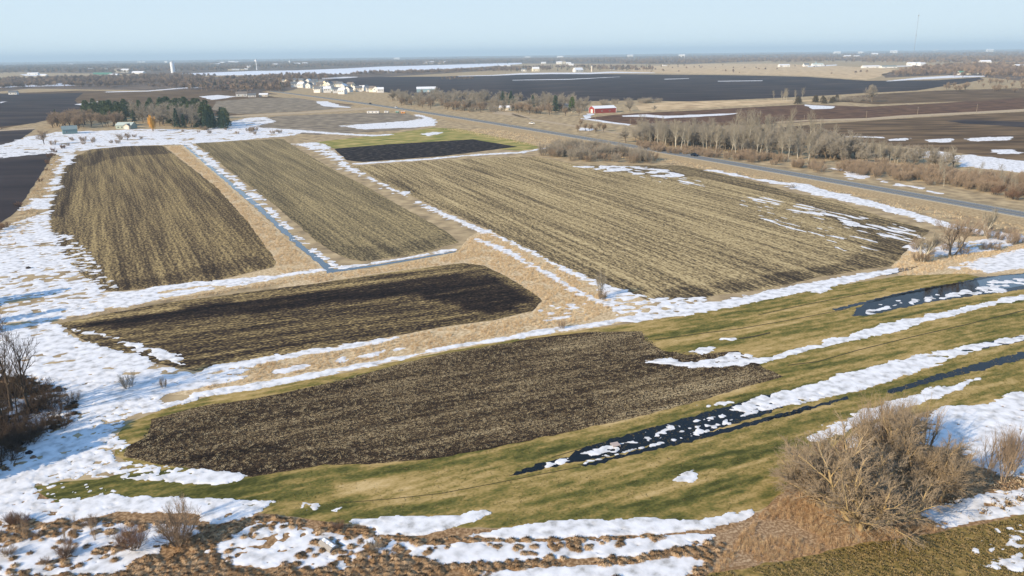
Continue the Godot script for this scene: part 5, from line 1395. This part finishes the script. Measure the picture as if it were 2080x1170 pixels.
	var shrub_dark := [bare_tree(bushy, bark_dark, paint(rgb(84, 70, 58), 0.95), 178)]  # twig colour darkened to stand in for the shade round the left trees
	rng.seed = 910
	stand(shrub_dark, "undergrowth_shrub", "tangled undergrowth coloured dark for shade round the left trees", "shrub", "undergrowth of the left trees", [-60, 800, 20, 790, 90, 800, 130, 840, 140, 860, 60, 900, 10, 950, -60, 980], 48, 2.2, 4.2, 4.0, 1.1)
	one(shrub, 2, "shrub", "brown mound of twigs beside the left trees", "shrub", "", 150, 815, 2.0, 4.0, 1.6)
	# trees outside the frame at left whose shadows lie across the snow
	stand(pines, "pine_tree", "pine beyond the left edge shading the left trees", "pine", "shading pines beyond the left edge", [-170, 950, -70, 930, -60, 990, -170, 1040], 8, 9, 12, 12.0)
	stand(pines, "pine_tree", "dense pine of the wood beyond the left edge", "pine", "pines beyond the left edge", [-210, 640, -90, 620, -70, 690, -190, 720], 6, 9, 13, 12.0)
	# near bottom left bushes
	var round_bush := {"stems": 12, "spread": 0.85, "h": 2.6, "r": 0.05, "n": [8, 7, 6], "len": [0.55, 0.55, 0.55], "ang": [0.55, 0.6, 0.6], "t0": [0.15, 0.15, 0.1], "bend": 0.15, "lift": 0.16, "tip": 0.4, "rmin": 0.010}
	var rb := [bare_tree(round_bush, bark, paint(rgb(140, 120, 100), 0.95), 251), bare_tree(round_bush, bark_dark, twig_red, 252)]
	one(rb, 0, "shrub", "round grey brown bush on the snowy marsh edge", "shrub", "", 362, 1108, 6.6, 4.0, 0.95)
	one(rb, 1, "shrub", "reddish bush left of the round grey one", "shrub", "", 275, 1118, 4.8, 4.0, 0.8)
	one(rb, 1, "shrub", "low reddish bush at the lawn's lower edge", "shrub", "", 690, 1076, 1.8, 4.0, 1.0)
	one(up, 1, "shrub", "upright brown twigs behind the round grey bush", "shrub", "", 372, 1062, 4.4, 8.0, 0.8)
	stand(rb, "marsh_shrub", "low brown shrub among the snowy tussocks", "shrub", "shrubs of the marsh", [20, 1060, 200, 1068, 260, 1080, 240, 1130, 100, 1150, 10, 1140], 11, 1.2, 2.2, 4.0, 1.1)
	stand([up[1]], "marsh_shrub", "thin upright twigs on the marsh snow", "shrub", "twigs of the marsh", [40, 1060, 240, 1050, 240, 1120, 60, 1140], 5, 2.0, 3.5, 8.0, 0.6)
	one(shrub_grey, 1, "shrub", "pale wispy bush in the tussocks at bottom centre", "shrub", "", 765, 1118, 1.8, 4.0, 1.0)
	for k in [mid, midb, aspen, shrub, shrub_red, shrub_grey, pines, spruces, cedar, lone, shrub_dark, green_pine, oldies, big, up, lt, rb]:
		for t in k: t.free()

# ---------------------------------------------------------------- grass, litter
func lin(r: int, g: int, b: int) -> Color:
	return Color8(r, g, b).srgb_to_linear()

func build_grass() -> void:
	rng.seed = 1200
	var gm := paint(Color.WHITE, 0.95)
	gm.vertex_color_use_as_albedo = true
	var reed := tuft(26, 0.8, 0.75, 0.018, 0.0, 301)
	var tus := tuft(130, 0.42, 0.42, 0.02, 0.28, 302)
	var low := tuft(10, 0.34, 0.5, 0.05, 0.25, 303)
	rng.seed = 1201
	var tans := [lin(204, 182, 146), lin(190, 166, 130), lin(214, 196, 164), lin(176, 150, 116)]
	var browns := [lin(186, 154, 116), lin(164, 132, 96), lin(202, 172, 134), lin(146, 118, 86)]
	var put := func(px: Array, dens: float, s0: float, s1: float, limit: float) -> Array:
		var out := []
		for q in points_in(px, dens):
			if snowy(q.x, q.y) > limit: continue
			if noise.get_noise_2d(q.x * 9.0, q.y * 9.0) < -0.28: continue
			out.append([Vector3(q.x, -0.02, q.y), rng.randf_range(s0, s1), rng.randf_range(0, TAU), rng.randf_range(0.7, 1.2)])
		return out
	scatter("reed_grass", "dry tan reeds along the left bank of the blue ditch", reed, gm, put.call([338, 298, 366, 297, 432, 352, 506, 420, 586, 492, 655, 552, 600, 560, 560, 548, 562, 532, 500, 446, 440, 380], 3.0, 0.5, 1.0, 0.0), tans)
	scatter("reed_grass", "dry tan reeds round the ditch junction and along the middle ditch", reed, gm, put.call([600, 562, 760, 547, 930, 514, 950, 488, 990, 470, 1040, 500, 1122, 540, 1190, 575, 1260, 620, 1200, 650, 1100, 668, 1000, 686, 800, 724, 600, 760, 420, 790, 400, 762, 480, 748, 620, 722, 750, 697, 900, 669, 1000, 656, 1085, 636, 1105, 612, 1045, 568, 988, 540, 940, 532, 800, 550, 640, 574], 4.0, 0.4, 0.85, 0.0), tans)
	scatter("reed_grass", "dry tan grass on the strip above the dark curved field", reed, gm, put.call([130, 648, 230, 628, 360, 606, 520, 576, 640, 560, 660, 562, 500, 590, 330, 614, 200, 640], 2.4, 0.4, 0.8, 0.0), tans)
	scatter("reed_grass", "dry tan grass at the right end of the ditch", reed, gm, put.call([1815, 541, 1850, 505, 1900, 500, 2080, 500, 2100, 540, 1960, 556, 1830, 560], 1.8, 0.4, 0.9, 0.0), tans)
	scatter("reed_grass", "dry tan grass on the highway verge and lane edges", reed, gm, put.call([900, 262, 1100, 300, 1340, 330, 1600, 372, 1900, 440, 2080, 480, 2080, 455, 1900, 415, 1640, 362, 1400, 318, 1200, 290, 1000, 262], 0.6, 0.4, 0.9, 0.0) + put.call([0, 500, 60, 400, 110, 320, 128, 310, 100, 400, 30, 500], 0.8, 0.6, 1.3, 30.0), tans)
	scatter("reed_grass", "dry tan grass at the foot of the huge bush", reed, gm, put.call([1480, 1110, 1545, 1048, 1600, 1010, 1640, 970, 1720, 1040, 1840, 1070, 1920, 1050, 2000, 1030, 1900, 1078, 1750, 1100, 1600, 1136, 1450, 1162], 10.0, 0.35, 0.9, 10.0), [tans[1], tans[3]] + browns)
	scatter("reed_grass", "tan grass poking through snow right of the huge bush", low, gm, put.call([1900, 1040, 1980, 960, 2100, 940, 2100, 1030, 1960, 1060], 3.0, 0.6, 1.2, 60.0), tans)
	# tussocks of the marsh in front
	scatter("tussock_grass", "brown drooping tussocks in the marsh along the bottom edge", tus, gm, put.call([-60, 1062, 200, 1058, 400, 1070, 440, 1060, 560, 1052, 700, 1070, 850, 1090, 1000, 1098, 1200, 1096, 1400, 1088, 1480, 1100, 1440, 1160, 1400, 1180, -60, 1180], 3.2, 0.45, 1.4, 26.0), browns)
	scatter("tussock_grass", "thick brown tussocks on bare marsh ground at the very bottom", tus, gm, put.call([180, 1180, 300, 1130, 440, 1130, 520, 1150, 700, 1160, 800, 1140, 1000, 1148, 1280, 1135, 1400, 1110, 1440, 1150, 1400, 1200, 160, 1200], 4.2, 0.45, 1.2, 0.0), browns)
	scatter("tussock_grass", "dark tussocks and litter round the left trees", tus, gm, put.call([-60, 760, 60, 765, 160, 800, 160, 850, 60, 905, 20, 960, -60, 1000], 1.2, 0.8, 1.6, 20.0), [lin(96, 76, 54), lin(78, 60, 44), lin(120, 94, 66)])
	# short grass blades on the near turf
	scatter("turf_grass", "short olive blades of the rough turf below the big bush", low, gm, put.call([1430, 1172, 1600, 1142, 1750, 1108, 1900, 1086, 2090, 1050, 2090, 1180, 1430, 1180], 16.0, 0.35, 0.7, 20.0), [lin(142, 124, 72), lin(164, 140, 90), lin(126, 114, 64), lin(182, 156, 110)])
	scatter("turf_grass", "short matted blades over the near lawn", low, gm, put.call([540, 1042, 520, 980, 660, 950, 900, 934, 1190, 874, 1400, 824, 1590, 770, 1700, 760, 2080, 690, 2080, 790, 1900, 828, 1700, 895, 1600, 980, 1545, 1034, 1400, 1060, 1000, 1068, 700, 1058], 2.6, 0.2, 0.42, -5.0), [lin(120, 112, 58), lin(148, 128, 76), lin(104, 102, 50), lin(168, 144, 94), lin(132, 122, 66)])
	# broken corn stalks on the near field
	var st := Shape.new()
	rng.seed = 304
	for k in 5:
		var q := Vector3(rng.randf_range(-0.3, 0.3), rng.randf_range(0.02, 0.1), rng.randf_range(-0.3, 0.3))
		var d := Vector3(rng.randf_range(-1, 1), rng.randf_range(0.0, 0.4), rng.randf_range(-1, 1)).normalized()
		st.blade(q, q + d * rng.randf_range(0.25, 0.5), 0.035, d.cross(Vector3.UP).normalized())
	var clod := Shape.new()
	for k in 6:
		var t := TAU * k / 6.0
		var t2 := TAU * (k + 1) / 6.0
		var p := Vector3(cos(t) * 0.2, -0.05, sin(t) * 0.16)
		var q := Vector3(cos(t2) * 0.2, -0.05, sin(t2) * 0.16)
		var e := Vector3(0.03, 0.13, -0.02)
		clod.tri(p, q, e, (p + q + Vector3(0, 0.3, 0)).normalized())
	var near_px := [312, 854, 520, 812, 800, 744, 1000, 704, 1200, 676, 1302, 675, 1345, 714, 1480, 718, 1548, 748, 1588, 766, 1400, 818, 1190, 868, 900, 928, 660, 942, 512, 964, 300, 938, 262, 920]
	var rows := []
	for q in points_in(near_px, 4.2, 60000):
		if snowy(q.x, q.y) > 0: continue
		if noise.get_noise_2d(q.x * 30.0, q.y * 60.0) + rng.randf_range(-0.3, 0.3) < -0.05: continue
		rows.append([Vector3(q.x, 0.03, q.y), rng.randf_range(0.6, 1.2), rng.randf_range(0, TAU), 1.0])
	scatter("corn_litter", "broken pale corn stalks strewn over the near dark field", done(st), gm, rows, [lin(168, 148, 110), lin(146, 126, 92), lin(186, 166, 128), lin(120, 102, 74)])
	rows = []
	for q in points_in(near_px, 3.5, 60000): rows.append([Vector3(q.x, 0.03, q.y), rng.randf_range(0.5, 1.4), rng.randf_range(0, TAU), rng.randf_range(0.6, 1.2)])
	scatter("soil_clod", "dark clods of turned earth on the near field", done(clod), gm, rows, [lin(44, 37, 31), lin(58, 49, 40), lin(34, 30, 27)])

# ---------------------------------------------------------------- woods too far off to tell the trees apart
func build_far_woods() -> void:
	var wm := paint(Color.WHITE, 0.95)
	wm.vertex_color_use_as_albedo = true
	rng.seed = 310
	var s := Shape.new()
	s.tube([Vector3(0, -0.3, 0), Vector3(0.1, 5, 0)], [0.3, 0.18], 4)
	for k in 130:
		var d := rand_dir()
		d.y = absf(d.y) * 0.9 + 0.05
		var r := rng.randf_range(0.45, 1.0)
		var q := Vector3(0, 4.2, 0) + Vector3(d.x * 4.2, d.y * 6.2 - 1.2, d.z * 4.2) * r
		var e := (q - Vector3(0, 2, 0)).normalized()
		s.blade(q - e * 0.9, q + e * 1.0, 0.34, e.cross(rand_dir()).normalized())
	var tree := done(s)
	s = Shape.new()
	for k in 120:
		var t := rng.randf()
		var a := rng.randf_range(0, TAU)
		var q := Vector3(cos(a) * 2.6 * (1 - t), 1 + t * 11, sin(a) * 2.6 * (1 - t))
		s.blade(q, q + Vector3(cos(a), -0.6, sin(a)) * 1.0, 0.5, Vector3(-sin(a), 0, cos(a)))
	var fir := done(s)
	var cols := [lin(134, 118, 104), lin(118, 104, 94), lin(148, 128, 108), lin(108, 94, 84)]
	var place := func(px: Array, dens: float, s0: float, s1: float, cut: float) -> Array:
		var out := []
		for q in points_in(px, dens, 16000):
			if noise.get_noise_2d(q.x * 0.32, q.y * 0.32) < cut: continue
			out.append([Vector3(q.x, 0, q.y), rng.randf_range(s0, s1), rng.randf_range(0, TAU), rng.randf_range(0.8, 1.2)])
		return out
	rng.seed = 1300
	scatter("distant_wood", "grey wood round the town this side of the lake", tree, wm, place.call([-300, 186, 0, 183, 60, 178, 180, 178, 330, 180, 440, 186, 560, 190, 590, 180, 640, 166, 690, 157, 640, 155, 450, 158, 340, 155, 200, 160, 100, 162, -300, 168], 0.0032, 1.0, 1.6, -0.2), cols)
	scatter("distant_wood", "line of grey trees on the near lake shore", tree, wm, place.call([660, 156, 740, 153, 860, 150, 960, 147, 1050, 143, 1050, 139, 960, 143, 860, 146.5, 740, 150.5], 0.0026, 1.0, 1.5, -0.35), cols)
	scatter("distant_wood", "grey trees at the lakeside farm", tree, wm, place.call([1000, 147, 1090, 144, 1200, 143.5, 1330, 145, 1330, 138, 1200, 136, 1000, 139], 0.0011, 1.0, 1.5, -0.2), cols)
	scatter("distant_wood", "island of low trees in the big dark field", tree, wm, place.call([894, 163, 960, 163, 962, 160, 894, 160], 0.004, 0.6, 0.9, -1.0), cols)
	scatter("distant_wood", "grey brown wood right of the big dark field", tree, wm, place.call([1800, 156, 1900, 157, 2010, 158, 2200, 165, 2300, 140, 2080, 134, 1960, 134, 1860, 140], 0.0026, 1.1, 1.7, -0.25), cols)
	scatter("distant_wood", "low trees beyond the tan fields", tree, wm, place.call([1260, 131, 1500, 128, 1700, 127, 1900, 130, 2080, 128, 2080, 116, 1700, 118, 1260, 124], 0.0007, 1.2, 1.8, -0.15), cols)
	scatter("distant_wood", "trees scattered over the tan fields", tree, wm, place.call([1260, 147, 1500, 150, 1780, 152, 1780, 138, 1500, 131, 1300, 134], 0.00010, 0.5, 1.0, 0.05), cols)
	scatter("distant_wood", "hazy wooded town across the frozen lake", tree, wm, place.call([-400, 152, 0, 150, 330, 148, 520, 141.5, 700, 136.5, 1040, 127, 1260, 127, 1260, 118, 1000, 120, 500, 128, 0, 134, -400, 140], 0.0007, 1.2, 1.9, -0.12), cols)
	scatter("distant_wood", "hazy blue woods along the horizon", tree, wm, place.call([-700, 136, 0, 131, 520, 125, 1040, 118, 1560, 110.5, 2080, 105, 2700, 97, 2700, 94, 2080, 100.5, 1560, 107, 1040, 114.5, 520, 121.5, 0, 127.5, -700, 133], 0.00012, 1.5, 2.6, -0.15), cols)
	scatter("distant_wood", "hazy woods between the far farms at right", tree, wm, place.call([1240, 126, 1560, 120, 2080, 118, 2500, 112, 2500, 102, 2080, 106, 1560, 112, 1240, 118], 0.00022, 1.3, 2.0, -0.08), cols)
	scatter("distant_wood", "dark firs dotted through the woods round the town", fir, wm, place.call([330, 178, 440, 186, 560, 190, 580, 182, 440, 172, 340, 172], 0.0009, 0.9, 1.3, 0.0) + place.call([0, 150, 330, 148, 700, 136.5, 1260, 127, 1260, 120, 500, 130, 0, 138], 0.00003, 1.2, 1.8, -1.0) + place.call([1000, 147, 1330, 145, 1330, 138, 1000, 139], 0.0001, 1.0, 1.5, -1.0), [lin(58, 68, 58), lin(50, 60, 54)])
